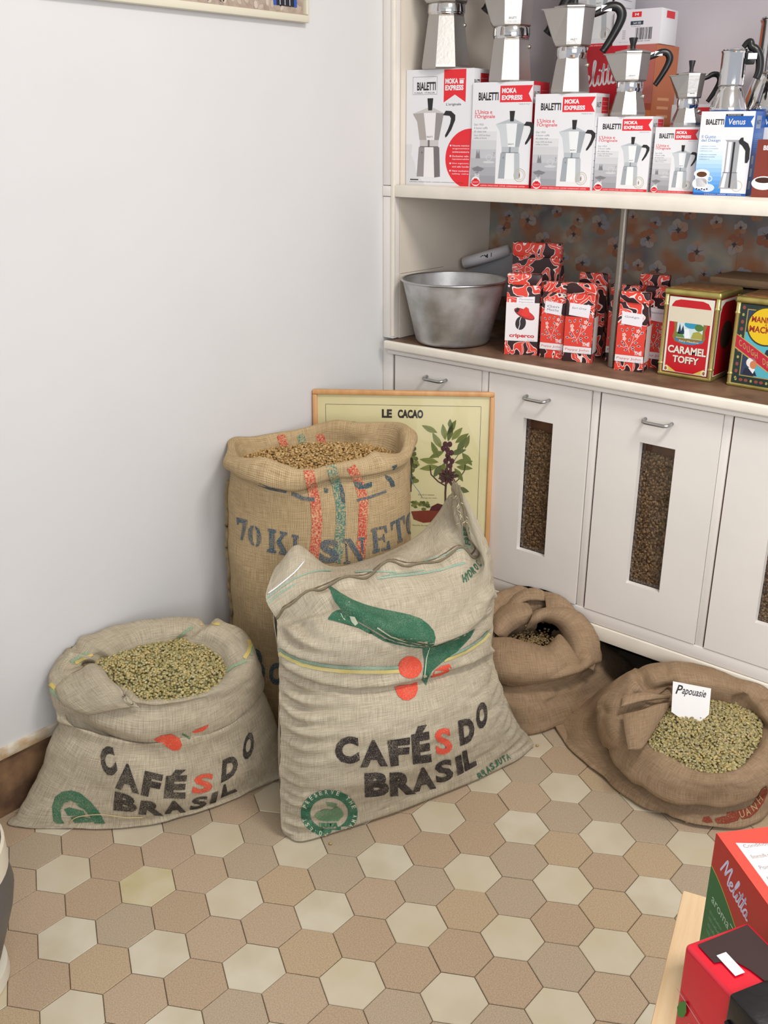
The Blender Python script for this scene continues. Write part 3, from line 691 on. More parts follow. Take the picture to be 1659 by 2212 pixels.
# slight sag of the lower body to the photo's left
Nn = grid_normals(G, True); G = wrinkle(G, Nn, .007, 5, 3.1, (1, 1, 1)); G = wrinkle(G, Nn, .003, 16, 8.2, (1, 1, 2))
G = crease(G, Nn, [(500, 1180), (560, 1300), (640, 1400)], 26, .006); G = crease(G, Nn, [(505, 1265), (545, 1340), (600, 1400)], 14, .005)
G = crease(G, Nn, [(560, 985), (600, 1010), (660, 1020)], 12, .006); G = crease(G, Nn, [(786, 960), (812, 985)], 10, .008)
G[..., 2] = np.maximum(G[..., 2], 0.002); G[..., 0] = np.maximum(G[..., 0], 0.004)
tall = thing('coffee_sack', TO, label='tall tan jute sack of beans standing open in front of the cocoa poster', cat='sack')
_, TBV = cloth('sack_cloth', G, True, False, JUTE_TAN, tall, TO)
BLUE = ink('#3d586a', '#a98d66', .50, 220, .7); REDI = ink('#b5483f', '#cfae84', .56, 130, .9); GRNI = ink('#46776c', '#c4a980', .56, 130, .9); DBLUE = ink('#34505e', '#a08a66', .48, 200, .7)
pr = Print(); o4 = lambda L: [(440 + x / 3.352, 900 + y / 3.352) for x, y in L]
for wd, m_, pts in ((22, REDI, [(665, 1004), (669, 1030), (674, 1052), (682, 1090), (685, 1130), (682, 1170), (676, 1210), (672, 1250)]), (21, GRNI, [(714, 1006), (722, 1030), (728, 1050), (736, 1090), (736, 1130), (733, 1170), (726, 1215)]),
                    (20, REDI, [(757, 1008), (768, 1025), (776, 1046), (785, 1080), (784, 1120), (782, 1160), (778, 1205)]), (18, REDI, [(606, 940), (610, 952), (616, 966)]), (16, GRNI, [(648, 939), (652, 950), (655, 962)]), (17, REDI, [(690, 938), (694, 950), (698, 964)])):
    pr.line(pts, wd, m_, 1)
SL = {  # stencil serif capitals in unit boxes
 'K': [[(0, 0), (.42, 0), (.42, .12), (.34, .12), (.34, .88), (.42, .88), (.42, 1), (0, 1), (0, .88), (.08, .88), (.08, .12), (0, .12)], [(.42, .5), (.72, .88), (.62, .88), (.62, 1), (1, 1), (1, .88), (.90, .88), (.66, .58), (.94, .12), (1, .12), (1, 0), (.56, 0), (.56, .12), (.66, .12)]],
 'L': [[(0, 0), (.46, 0), (.46, .12), (.36, .12), (.36, .88), (.46, .88), (.46, 1), (0, 1), (0, .88), (.1, .88), (.1, .12), (0, .12)], [(.52, 0), (1, 0), (1, .36), (.88, .36), (.8, .12), (.52, .12)]],
 'N': [[(0, 0), (.3, 0), (.3, .1), (.2, .1), (.2, .72), (.12, .85), (0, .88), (0, 1), (.1, 1), (.12, .1), (0, .1)], [(.08, 1), (.36, 1), (.88, .2), (.88, 0), (.74, 0), (.24, .78)], [(.70, .88), (.70, 1), (1, 1), (1, .88), (.92, .88), (.92, .28), (.82, .42), (.82, .88)]],
 'E': [[(0, 0), (.42, 0), (.42, .12), (.34, .12), (.34, .88), (.42, .88), (.42, 1), (0, 1), (0, .88), (.08, .88), (.08, .12), (0, .12)], [(.5, .9), (.5, 1), (.98, 1), (.98, .68), (.88, .68), (.8, .9)], [(.4, .46), (.4, .56), (.66, .56), (.72, .68), (.78, .68), (.78, .34), (.72, .34), (.66, .46)], [(.5, 0), (.5, .1), (.82, .1), (.9, .34), (1, .34), (1, 0)]],
 'T': [[(.3, 0), (.72, 0), (.72, .12), (.64, .12), (.64, 1), (.38, 1), (.38, .12), (.3, .12)], [(0, 1), (0, .66), (.08, .66), (.16, .88), (.32, .88), (.32, 1)], [(1, 1), (1, .66), (.92, .66), (.86, .88), (.7, .88), (.7, 1)]],
 '7': [[(0, 1), (0, .66), (.1, .66), (.2, .8), (.62, .8), (.3, .0), (.6, 0), (1, .84), (1, 1)]],
 'O': [[(.44, 0), (.44, .08), (.32, .22), (.3, .5), (.32, .78), (.44, .92), (.44, 1), (.2, .92), (.04, .74), (0, .5), (.04, .26), (.2, .08)], [(.56, 0), (.56, .08), (.68, .22), (.7, .5), (.68, .78), (.56, .92), (.56, 1), (.8, .92), (.96, .74), (1, .5), (.96, .26), (.8, .08)]]}
for ch, q in (('7', [(240, 728), (318, 748), (300, 905), (258, 885)]), ('O', [(322, 775), (415, 800), (420, 950), (328, 930)]), ('K', [(468, 806), (605, 838), (618, 1005), (460, 978)]), ('L', [(640, 850), (745, 872), (745, 1030), (640, 1010)]),
              ('N', [(1005, 885), (1165, 872), (1168, 1045), (1015, 1065)]), ('E', [(1210, 812), (1322, 785), (1350, 955), (1222, 990)]), ('T', [(1348, 768), (1452, 712), (1462, 885), (1378, 930)]), ('O', [(1458, 705), (1530, 670), (1530, 835), (1470, 865)])):
    for P_ in SL[ch]: pr.qshape(P_, [tuple(range(len(P_)))], o4(q), BLUE, 2)
pr.qtext('S', o4([(842, 885), (975, 888), (985, 1055), (835, 1060)]), BLUE, 2, .05)
for P_ in ([(1085, 470), (1140, 470), (1150, 492), (1215, 470), (1218, 505), (1170, 520), (1120, 525), (1095, 505)], [(1310, 420), (1350, 435), (1375, 470), (1382, 505), (1355, 508), (1345, 475), (1315, 445)], [(1360, 360), (1395, 345), (1400, 375), (1370, 385)],
           [(980, 480), (1000, 490), (1022, 560), (1025, 630), (1000, 620), (985, 560)], [(870, 515), (900, 520), (898, 550), (875, 550)]):
    pr.poly(o4(P_), DBLUE, 2)
pr.line(o4([(1110, 605), (1210, 580), (1320, 540)]), 5, BLUE, 2); pr.line(o4([(640, 555), (720, 590), (800, 600)]), 8, BLUE, 2)
pr.line(o4([(400, 490), (480, 520), (600, 545)]), 6, BLUE, 2)
pr.ring(553, 1425, 14, 24, 8, DBLUE, 2); pr.ring(560, 1450, 13, 20, 7, DBLUE, 2); pr.ring(598, 1455, 16, 24, 8, DBLUE, 2)
pr.build('stencil_print', on_cloth(TBV, TO), tall, cell=9, step=.0004, label='blue stencil lettering 70 KLS NETO with red and green stripes')
# plaited side seam and loose blue thread
def seam_pts(n=70):
    pts = []
    for i in range(n):
        v = 1040 + (1500 - 1040) * i / (n - 1); h = None; 
        for u in np.arange(478, 520, 0.8):
            h = TBV.ray_cast(Vector(CAM), Vector(ray(u, v)).normalized())
            if h[0] is not None: break
        if h and h[0] is not None: pts.append(h[0] + Vector((.000, -.002, 0)) + Vector((0.0015 * math.sin(i * 1.9), -0.0015 * math.cos(i * 1.9), 0)))
    return pts
sp = seam_pts()
tube('side_seam', sp, [0.0065 + 0.002 * math.sin(i * 1.9) for i in range(len(sp))], JUTE_TAN, tall, 8).data
for o in tall.children:
    if o.name.startswith('side_seam'): o.location = (-TO[0], -TO[1], 0); o.data.uv_layers.new(name='UVMap')
th = [at_plane(u, v, np.array([.40, -.40, 0]), np.array([.8, -.6, 0])) for u, v in ((884, 1022), (890, 1040), (897, 1052), (905, 1062), (912, 1075))]
o = tube('loose_thread', [Vector(p) - Vector(TO) for p in th], .0009, mat('#5f7f9a', .9), tall, 5)
tb = at_z(675, 978, .735); rs = np.random.RandomState(5); m_ = 4200; P = []; 
while len(P) < m_:
    a, r = rs.uniform(0, 2 * PI), math.sqrt(rs.uniform(0, 1)); q = np.array(TO) + TD * (.232 * r * math.cos(a)) + TN * (.172 * r * math.sin(a)); P.append((q[0], q[1], .738 + .012 * (1 - r * r) + rs.uniform(-.006, .006)))
tag(bean_field('coffee_beans', P, np.tile([0, 0, 1.0], (m_, 1)), ['#c2a06a', '#b08c56', '#cdae7c', '#a5814c', '#b99a66'], None, (0, 0, 0), .0046, 31), 'golden tan coffee beans filling the tall open sack', 'coffee beans')
link('bean_fill', mesh('bean_fill', [tuple(np.array(TO) * 0 + TD * (.225 * math.cos(a)) + TN * (.165 * math.sin(a)) + np.array([0, 0, .736])) for a in np.linspace(0, 2 * PI, 33)[:-1]], [tuple(range(32))]), mat('#8a6a3e', .9), tall)

# ---- left open sack
LO = (0.24, -1.12, 0.0)
def pring(pts, z):
    zs = z if hasattr(z, '__len__') else [z] * len(pts)
    return [at_z(p[0], p[1], (p[2] if len(p) > 2 else zz)) for p, zz in zip(pts, zs)]
LR = [pring([(180, 1735), (230, 1722), (280, 1705), (330, 1685), (390, 1665), (450, 1645), (520, 1650), (500, 1665), (450, 1690), (380, 1715), (300, 1735), (230, 1745)], .003),
      pring([(28, 1777), (85, 1742), (150, 1705), (270, 1640), (400, 1585), (540, 1590), (616, 1652), (608, 1676), (552, 1704), (446, 1748), (318, 1781), (152, 1788)], .004),
      pring([(36, 1768, .015), (95, 1705, .05), (165, 1660, .06), (280, 1600, .07), (410, 1545, .07), (530, 1555, .06), (616, 1634, .03), (612, 1662, .02), (554, 1694, .02), (446, 1738, .022), (318, 1770, .022), (152, 1778, .016)], 0),
      pring([(78, 1695, .09), (128, 1625, .12), (190, 1585, .14), (300, 1540, .15), (420, 1500, .15), (520, 1510, .15), (602, 1580, .10), (606, 1626, .07), (550, 1664, .07), (443, 1704, .080), (314, 1733, .080), (165, 1732, .072)], 0),
      pring([(112, 1615, .19), (140, 1565, .21), (215, 1500, .24), (320, 1465, .25), (430, 1450, .25), (515, 1470, .24), (580, 1525, .19), (584, 1565, .16), (535, 1610, .15), (440, 1650, .155), (320, 1672, .155), (190, 1668, .15)], 0),
      pring([(138, 1565, .255), (152, 1520, .27), (225, 1460, .30), (325, 1420, .31), (425, 1410, .31), (505, 1425, .30), (560, 1480, .265), (562, 1510, .245), (520, 1560, .225), (430, 1603, .215), (320, 1622, .205), (212, 1610, .215)], 0),
      pring([(142, 1558, .270), (160, 1515, .285), (235, 1450, .315), (330, 1410, .325), (425, 1400, .325), (500, 1415, .315), (552, 1470, .285), (552, 1500, .265), (508, 1545, .245), (425, 1585, .235), (322, 1606, .225), (222, 1590, .235)], 0),
      pring([(124, 1552, .272), (140, 1500, .300), (215, 1420, .335), (320, 1385, .345), (430, 1378, .345), (515, 1400, .33), (566, 1460, .295), (563, 1500, .265), (513, 1553, .240), (430, 1590, .228), (310, 1609, .216), (205, 1578, .235)], 0),
      pring([(108, 1500, .320), (122, 1430, .350), (200, 1375, .375), (310, 1345, .385), (425, 1338, .385), (525, 1368, .375), (558, 1430, .350), (550, 1475, .320), (508, 1520, .290), (430, 1556, .278), (310, 1578, .265), (190, 1545, .290)], 0),
      pring([(116, 1462, .355), (150, 1405, .380), (220, 1362, .400), (315, 1337, .410), (425, 1332, .410), (510, 1358, .400), (544, 1410, .378), (535, 1455, .355), (495, 1492, .335), (430, 1517, .322), (312, 1528, .312), (205, 1502, .330)], 0),
      pring([(145, 1455, .365), (190, 1412, .385), (250, 1380, .398), (330, 1352, .408), (415, 1348, .408), (488, 1378, .400), (520, 1420, .380), (510, 1455, .360), (475, 1485, .345), (420, 1508, .335), (312, 1518, .328), (222, 1485, .345)], 0),
      pring([(180, 1460, .350), (215, 1425, .365), (265, 1400, .375), (335, 1380, .385), (410, 1376, .385), (472, 1400, .375), (495, 1435, .362), (488, 1460, .350), (460, 1480, .340), (415, 1500, .330), (310, 1508, .325), (240, 1480, .338)], 0),
      pring([(200, 1470, .325), (230, 1445, .33), (275, 1425, .335), (335, 1412, .34), (400, 1410, .34), (450, 1425, .335), (475, 1450, .33), (470, 1468, .325), (445, 1485, .32), (405, 1498, .315), (320, 1505, .31), (250, 1490, .315)], 0)]
G = np.array([catmull(r, 18, True) for r in LR]); G = np.stack([catmull(G[:, j], 8) for j in range(G.shape[1])], 1)
Nn = grid_normals(G, True)
if (Nn[30, :, 2]).mean() < -0.5: Nn = -Nn
cent = G.mean(axis=(0, 1)); sgn = np.sign(((G[30:40] - cent) * Nn[30:40]).sum()); Nn = Nn * sgn
px = proj(G)
G = wrinkle(G, Nn, .009, 7, 1.3, (1, 1, 1.4)); G = wrinkle(G, Nn, .0035, 20, 4.4, (1, 1, 2.2))
for pl_, wd, am, ov in (([(170, 1425), (200, 1440), (222, 1470), (262, 1512)], 11, .020, .010), ([(170, 1470), (150, 1462), (120, 1475)], 9, .006, 0), ([(555, 1575), (530, 1610), (505, 1640)], 14, .006, 0), ([(575, 1580), (560, 1615), (545, 1650)], 10, .005, 0),
                        ([(300, 1625), (360, 1640), (430, 1630), (520, 1590)], 16, .006, 0), ([(150, 1600), (240, 1625), (330, 1640)], 18, .006, 0), ([(450, 1340), (425, 1355), (400, 1378), (385, 1392)], 10, .022, .008), ([(160, 1395), (185, 1402), (205, 1412), (228, 1428)], 10, .024, .008), ([(150, 1438), (175, 1432), (200, 1436)], 8, .014, .004), ([(420, 1530), (480, 1515), (530, 1480)], 12, .003, 0)):
    G = crease(G, Nn, pl_, wd, am, ov)
G[..., 2] = np.maximum(G[..., 2], 0.002); G[..., 0] = np.maximum(G[..., 0], 0.013)
left = thing('coffee_sack', LO, label='open pale jute sack of green beans slumped at the left wall', cat='sack')
_, LBV = cloth('sack_cloth', G, True, False, JUTE_GREY, left, LO)
CHAR = ink('#35312f', '#a89c86', .42, 330); ORED = ink('#d2503c', '#d8b090', .36, 330); DGRN = ink('#3c6b51', '#a3a284', .42, 300); PGRN = ink('#7d9c80', '#c4bb9c', .5, 300); PYEL = ink('#ccb45c', '#cfc29a', .5, 300)
c3_ = lambda L: [(x / 2.592, 1300 + y / 2.592) for x, y in L]
pr = Print()
for ch, q in (('C', [(548, 822), (632, 800), (662, 955), (588, 990)]), ('A', [(682, 898), (750, 918), (780, 1075), (645, 1042)]), ('F', [(812, 945), (915, 968), (882, 1100), (788, 1080)]), ('É', [(935, 942), (1050, 938), (1035, 1100), (915, 1098)]),
              ('S', [(1092, 968), (1198, 955), (1185, 1062), (1068, 1075)]), ('D', [(1245, 885), (1328, 848), (1332, 965), (1235, 1012)]), ('O', [(1365, 750), (1418, 712), (1420, 855), (1352, 902)]),
              ('B', [(645, 1058), (765, 1090), (770, 1180), (636, 1165)]), ('R', [(790, 1110), (905, 1118), (918, 1196), (775, 1188)]), ('A', [(935, 1112), (1010, 1112), (1042, 1176), (920, 1186)]), ('S', [(1078, 1095), (1168, 1083), (1152, 1145), (1058, 1168)]), ('I', [(1188, 1070), (1222, 1058), (1208, 1120), (1172, 1130)]), ('L', [(1250, 1022), (1280, 1012), (1328, 1058), (1235, 1095)])):
    pr.qtext(ch, c3_(q), ORED if (ch == 'S' and q[0][1] < 1000) else CHAR, 2, .035 if ch == 'S' else .060)
pr.poly(c3_([(860, 768), (905, 745), (960, 738), (1005, 762), (1020, 800), (1005, 828), (970, 832), (935, 812), (915, 792), (880, 782)]), ORED, 1)
pr.poly(c3_([(1072, 726), (1120, 705), (1168, 685), (1160, 705), (1130, 725), (1090, 732)]), ORED, 1); pr.line(c3_([(1020, 738), (1040, 748), (1064, 766)]), 4, DGRN, 1)
P_ = c3_([(300, 1225), (292, 1150), (310, 1090), (350, 1062), (400, 1055), (450, 1070), (510, 1120), (560, 1180), (590, 1240), (530, 1240), (490, 1180), (440, 1130), (395, 1112), (360, 1125), (340, 1165), (345, 1215), (362, 1240), (318, 1240)])
pr.poly(P_, DGRN, 1)
for P_ in ([(360, 1160), (390, 1150), (430, 1160), (470, 1170), (480, 1195), (430, 1200), (380, 1195)], [(395, 1205), (450, 1200), (530, 1215), (520, 1232), (420, 1236)], [(425, 1130), (470, 1145), (490, 1168), (450, 1150)]): pr.poly(c3_(P_), DGRN, 1)
for m_, wd, L in ((PYEL, 8, [(282, 458), (320, 495), (360, 525), (430, 542), (480, 560), (512, 590)]), (PGRN, 8, [(285, 490), (330, 535), (370, 560), (430, 572), (500, 592)]), (PYEL, 8, [(1388, 215), (1400, 245), (1392, 280), (1368, 318)]), (PGRN, 6, [(1405, 235), (1412, 265), (1405, 300)]),
                 (PGRN, 6, [(1268, 392), (1300, 365), (1345, 345), (1380, 330)]), (PGRN, 7, [(395, 338), (450, 305), (500, 285)]), (PYEL, 6, [(420, 345), (470, 315), (520, 298)]), (PYEL, 6, [(1120, 125), (1170, 118), (1230, 128)]), (PGRN, 5, [(995, 200), (1040, 165), (1080, 140)])):
    pr.line(c3_(L), wd, m_, 1)
pr.build('stencil_print', on_cloth(LBV, LO), left, cell=9, step=.0004, label='charcoal and red stencil CAFÉS DO BRASIL with green round emblem')
inner = np.array(pring([(165, 1460), (205, 1422), (262, 1392), (335, 1370), (415, 1368), (478, 1392), (502, 1435), (495, 1462), (465, 1487), (415, 1510), (310, 1520), (225, 1485)], [.345, .348, .350, .352, .352, .350, .345, .343, .338, .330, .322, .332]))
def heap(poly3, n, bulge, seed, tints, size, layers=.006, cloth_parent=None, org=None, fillcol='#76704a'):
    rs = np.random.RandomState(seed); c = poly3.mean(0); P = []; K = len(poly3)
    sm = catmull(poly3, 6, True); K = len(sm); ar = np.array([np.linalg.norm(np.cross(sm[k] - c, sm[(k + 1) % K] - c)) for k in range(K)]); ar /= ar.sum()
    for k in rs.choice(K, n, p=ar):
        s, t = rs.uniform(), rs.uniform(); r = math.sqrt(s); q = c * (1 - r) + sm[k] * r * (1 - t) + sm[(k + 1) % K] * r * t
        q = q + np.array([0, 0, bulge * (1 - r * r) + rs.uniform(-layers, layers)]); P.append(q)
    bf = bean_field('coffee_beans', P, np.tile([0, 0, 1.0], (n, 1)), tints, None, (0, 0, 0), size, seed)
    rings = 6; V = [c + np.array([0, 0, bulge - .004])]; Fc = []
    for i in range(1, rings + 1):
        r = i / rings
        for k in range(K): V.append(c * (1 - r) + sm[k] * r + np.array([0, 0, bulge * (1 - r * r) - .005]))
    for k in range(K): Fc.append((0, 1 + k, 1 + (k + 1) % K))
    for i in range(rings - 1):
        for k in range(K): a = 1 + i * K; Fc.append((a + k, a + K + k, a + K + (k + 1) % K, a + (k + 1) % K))
    if cloth_parent: link('bean_fill', mesh('bean_fill', [v - np.array(org) for v in V], Fc, True), mat(fillcol, .95), cloth_parent)
    return bf
tag(heap(inner, 4600, .030, 41, GREEN_BEANS, .0047, .005, left, LO), 'pale green coffee beans heaped in the left open sack', 'coffee beans')
sheet([[(118, 1488, .335), (140, 1462, .352), (172, 1446, .368), (188, 1434, .378), (204, 1432, .380), (214, 1440, .376)], [(128, 1510, .325), (158, 1492, .345), (190, 1478, .362), (214, 1470, .370), (232, 1470, .368), (244, 1482, .362)],
       [(150, 1530, .312), (185, 1518, .330), (218, 1508, .345), (242, 1502, .352), (262, 1504, .350), (276, 1514, .342)], [(190, 1546, .298), (220, 1540, .310), (248, 1534, .320), (272, 1530, .325), (292, 1528, .322), (304, 1528, .318)]], .007, 2.2, 'cloth_fold', left, LO, JUTE_GREY, False)
# straw strand across the emblem
sp = []
for u, v in c3_([(390, 1235), (430, 1205), (500, 1192), (590, 1190), (700, 1205), (800, 1205)]):
    h = LBV.ray_cast(Vector(CAM), Vector(ray(u, v)).normalized())
    if h[0] is not None: sp.append(h[0] - Vector(LO) + Vector((.003, -.003, .002)))
if len(sp) > 3: tube('loose_strand', catmull(sp, 4), .0013, mat('#c4b286', .9), left, 5)

# ---- front sack, CAFES DO BRASIL
FO = np.array([.66, -.68, 0.0]); FD = np.array([.347, .938, 0]); FN = np.array([.938, -.347, 0]); FP = np.array([.577, -1.035, 0])
bul = np.array([0, .065, .105, .130, .138, .132, .115, .090, .055, 0])
def frow(pts, sc, lean, bb=None):
    b = (bul if bb is None else np.array(bb)) * sc + lean
    return np.array([at_plane(p[0], p[1], FP + FN * b[i], FN) for i, p in enumerate(pts)])
R0 = np.array([at_z(u, v, z) for u, v, z in [(614, 1803, .004), (650, 1818, .004), (730, 1795, .004), (800, 1772, .004), (870, 1748, .004), (945, 1718, .004), (1015, 1690, .004), (1080, 1660, .004), (1120, 1640, .004), (1152, 1612, .006)]])
R1 = frow([(606, 1760), (655, 1785), (732, 1765), (802, 1742), (872, 1717), (946, 1688), (1015, 1660), (1078, 1630), (1115, 1612), (1148, 1598)], .62, .0)
R1[9] = at_z(1150, 1600, .018); R1[0] = at_z(607, 1780, .04)
R2 = frow([(604, 1690), (655, 1700), (725, 1692), (795, 1675), (865, 1652), (940, 1625), (1008, 1597), (1060, 1572), (1090, 1558), (1118, 1560)], .95, -.004)
R3 = frow([(605, 1590), (660, 1595), (725, 1590), (792, 1580), (862, 1565), (935, 1545), (998, 1522), (1045, 1500), (1068, 1488), (1082, 1480)], 1.0, -.015)
R4 = frow([(603, 1480), (660, 1488), (722, 1487), (790, 1482), (860, 1472), (930, 1458), (988, 1442), (1028, 1422), (1050, 1412), (1062, 1400)], .90, -.045)
R5 = frow([(600, 1395), (660, 1398), (728, 1392), (800, 1382), (872, 1372), (945, 1355), (998, 1338), (1033, 1318), (1055, 1302), (1068, 1280)], 1.10, -.058)
R6 = frow([(598, 1362), (662, 1345), (733, 1322), (808, 1308), (882, 1298), (952, 1285), (1003, 1272), (1034, 1252), (1052, 1218), (1052, 1172)], .82, -.088)
R7 = frow([(597, 1338), (648, 1300), (708, 1263), (785, 1246), (850, 1216), (915, 1223), (990, 1189), (1026, 1204), (1010, 1158), (992, 1050)], .30, -.125)
R8 = frow([(574, 1287), (640, 1243), (715, 1243), (795, 1226), (858, 1200), (918, 1200), (962, 1165), (985, 1150), (978, 1105), (986, 1047)], .15, -.165)
R9 = frow([(603, 1222), (642, 1178), (706, 1222), (790, 1214), (862, 1184), (912, 1152), (944, 1112), (962, 1082), (973, 1060), (984, 1044)], .0, -.24)
def back(rw, sc, lean): 
    o = rw.copy(); n0 = (o - FP) @ FN
    for i in range(10): o[i] = o[i] + FN * (-(n0[i]) + lean - bul[i] * sc)
    o[0] = rw[0]; o[9] = rw[9]; return o
B6 = back(R6, .7, -.17); B6[:, 2] -= .03; B5 = back(R5, .9, -.10); B4 = back(R4, 1.0, -.06); B3 = back(R3, 1.0, -.035); B2 = back(R2, .95, -.015); B1 = back(R1, .7, -.005); B0 = back(R0, .25, 0.0); B0[:, 2] = .004
net = np.array([R0, R1, R2, R3, R4, R5, R6, R7, R8, R9, B6, B5, B4, B3, B2, B1, B0])
G = np.array([catmull(r, 20) for r in net]); G = np.stack([catmull(G[:, j], 16, True) for j in range(G.shape[1])], 1)
Nn = grid_normals(G, False); ref = G[3 * 16, 90] - np.array([.6, -.62, .25])
if (Nn[48, 90] @ FN) < 0: Nn = -Nn
rows = np.arange(G.shape[0]) / 16.0; cols = np.arange(G.shape[1]) / 20.0
edge = np.exp(-(cols / 1.5) ** 2)[None, :] + .55 * np.exp(-((9 - cols) / 1.3) ** 2)[None, :]
band = ((rows > .6) & (rows < 6.2)).astype(float)[:, None]
zz = G[..., 2]
w1 = np.sin(zz * 190 + 2.2 * vnoise(G.reshape(-1, 3), 6, 2).reshape(zz.shape) * 2 + cols[None, :] * .8)
env = 0.5 + 0.5 * vnoise(G.reshape(-1, 3), 9, 5.5).reshape(zz.shape) * 2
damp = np.clip(np.minimum(cols, 9 - cols) / .45, 0, 1)[None, :]
G = G + Nn * (.0125 * damp * w1 * edge * band * np.clip(env, .1, 1.2))[..., None]
G = wrinkle(G, Nn, .0055, 9, 2.2, (1, 1, 3.2), band * .9 + .1); G = wrinkle(G, Nn, .0022, 26, 6.2, (1, 1, 3.5), band + .1)
front_mask = ((rows < 9.2)).astype(float)[:, None] * damp
for pl_, wd, am, ov in (([(606, 1445), (640, 1462), (690, 1482), (760, 1494), (830, 1490), (900, 1476), (960, 1456), (1020, 1440), (1062, 1418)], 8, .014, .014), ([(604, 1480), (660, 1500), (720, 1508)], 7, .006, .003), ([(606, 1520), (680, 1532), (760, 1530)], 8, .005, .003),
                        ([(606, 1560), (660, 1565), (720, 1560)], 7, .005, .002), ([(600, 1345), (660, 1322), (712, 1308), (745, 1330), (790, 1358), (850, 1386), (935, 1402), (1000, 1382), (1045, 1340), (1062, 1300)], 10, .018, .017), ([(960, 1240), (1010, 1240), (1045, 1225)], 12, .005, 0),
                        ([(640, 1265), (700, 1275)], 8, .004, 0), ([(1000, 1100), (1020, 1160), (1040, 1215)], 9, .006, 0), ([(975, 1065), (985, 1110), (1005, 1165), (1030, 1200)], 6, .010, 0), ([(1062, 1480), (1040, 1500), (1010, 1510)], 7, .005, .002), ([(1100, 1520), (1065, 1530), (1040, 1550)], 7, .004, .002),
                        ([(610, 1620), (660, 1640), (700, 1640)], 9, .005, .002), ([(608, 1700), (640, 1712), (680, 1712)], 9, .004, 0), ([(800, 1300), (860, 1290), (930, 1275)], 12, .003, 0)):
    G = crease(G, Nn, pl_, wd, am, ov, front_mask)
hm = np.exp(-((rows - 7.0) / .22) ** 2)[:, None] * np.clip(cols / 1.5, 0, 1)[None, :] * np.clip((7 - cols) / 1.0, 0, 1)[None, :]
G = G + (np.array([.2, -.1, 1.0]) * .009)[None, None] * (hm * np.sin(cols * 5.2 + 1.0)[None, :])[..., None]
G[..., 2] = np.maximum(G[..., 2], 0.002)
front = thing('coffee_sack', tuple(FO), label='full pale jute sack with folded top at the centre front of the pile', cat='sack')
fc, FBV = cloth('sack_cloth', G, False, True, JUTE_PALE, front, FO)
c2_ = lambda L: [(560 + x / 2.698, 1020 + y / 2.698) for x, y in L]
FCH = ink('#312c2d', '#b5a995', .38, 330); FRD = ink('#dc5340', '#dcae95', .34, 330); FGR = ink('#35654e', '#8fa188', .40, 330); SGR = ink('#7fa695', '#cfc8b2', .5, 330); SYE = ink('#cfbf72', '#d8ceb0', .5, 330); LIT = ink('#c9cfb6', '#7d9a80', .4, 330)
pr = Print()
for m_, wd, L in ((SGR, 7, [(112, 1030), (160, 1062), (240, 1098), (350, 1120), (480, 1136), (620, 1140), (740, 1140), (830, 1134)]), (SYE, 8, [(118, 1050), (170, 1088), (250, 1122), (350, 1144), (480, 1158), (620, 1162), (740, 1162), (820, 1158)]),
                 (SGR, 5, [(1060, 1082), (1120, 1062), (1190, 1034), (1250, 1000), (1300, 962), (1335, 925)]), (SYE, 6, [(1075, 1098), (1130, 1078), (1200, 1048), (1260, 1012), (1310, 975), (1340, 940)]),
                 (SGR, 3, [(42, 738), (130, 670), (200, 622), (280, 590), (350, 574), (420, 574)]), (SGR, 3, [(50, 765), (130, 700), (210, 650)]), (SGR, 3, [(560, 585), (640, 578), (730, 580), (800, 585)]), (SGR, 4, [(690, 622), (780, 608), (880, 600), (960, 590), (1060, 570), (1140, 545), (1200, 530)]), (SGR, 2, [(720, 605), (800, 592), (880, 585), (960, 572)]), (SGR, 3, [(960, 520), (1060, 490), (1140, 462), (1240, 430)])):
    pr.line(c2_(L), wd, m_, 1)
for ch, q in (('C', [(437, 1548), (575, 1533), (585, 1692), (445, 1702)]), ('A', [(622, 1562), (705, 1555), (748, 1710), (588, 1718)]), ('F', [(745, 1562), (878, 1545), (868, 1702), (765, 1712)]), ('É', [(880, 1488), (985, 1468), (1003, 1686), (895, 1702)]),
              ('S', [(1018, 1500), (1110, 1484), (1128, 1632), (1030, 1650)]), ('D', [(1156, 1448), (1246, 1420), (1256, 1562), (1170, 1594)]), ('O', [(1258, 1362), (1322, 1322), (1332, 1468), (1268, 1512)]),
              ('B', [(612, 1752), (750, 1742), (758, 1882), (615, 1892)]), ('R', [(757, 1750), (890, 1738), (912, 1872), (762, 1888)]), ('A', [(912, 1724), (992, 1712), (1030, 1840), (895, 1864)]), ('S', [(1020, 1692), (1118, 1662), (1134, 1785), (1030, 1816)]), ('I', [(1140, 1660), (1174, 1644), (1190, 1748), (1155, 1766)]), ('L', [(1180, 1626), (1245, 1602), (1266, 1706), (1198, 1742)])):
    pr.qtext(ch, c2_(q), FRD if (ch == 'S' and q[0][1] < 1600) else FCH, 2, .035 if ch == 'S' else .060)
pr.poly(c2_([(402, 655), (425, 672), (470, 705), (540, 745), (620, 775), (700, 797), (790, 815), (870, 832), (940, 855), (985, 888), (1015, 925), (1025, 965), (1018, 1000), (995, 1016), (930, 1012), (860, 1002), (780, 980), (690, 930), (600, 880), (540, 846), (480, 800), (445, 755), (420, 705)]), FGR, 2)
pr.poly(c2_([(400, 858), (425, 822), (450, 806), (475, 800), (560, 868), (650, 915), (740, 972), (800, 994), (880, 1014), (950, 1018), (955, 1028), (870, 1020), (790, 1004), (720, 984), (640, 938), (560, 905), (480, 880)]), FGR, 2)
pr.poly(c2_([(950, 1018), (1000, 1018), (1060, 1000), (1130, 972), (1200, 940), (1256, 912), (1235, 955), (1195, 1000), (1150, 1045), (1090, 1085), (1040, 1125), (1005, 1160), (985, 1190), (972, 1245), (948, 1215), (955, 1160), (962, 1100), (952, 1060)]), FGR, 2)
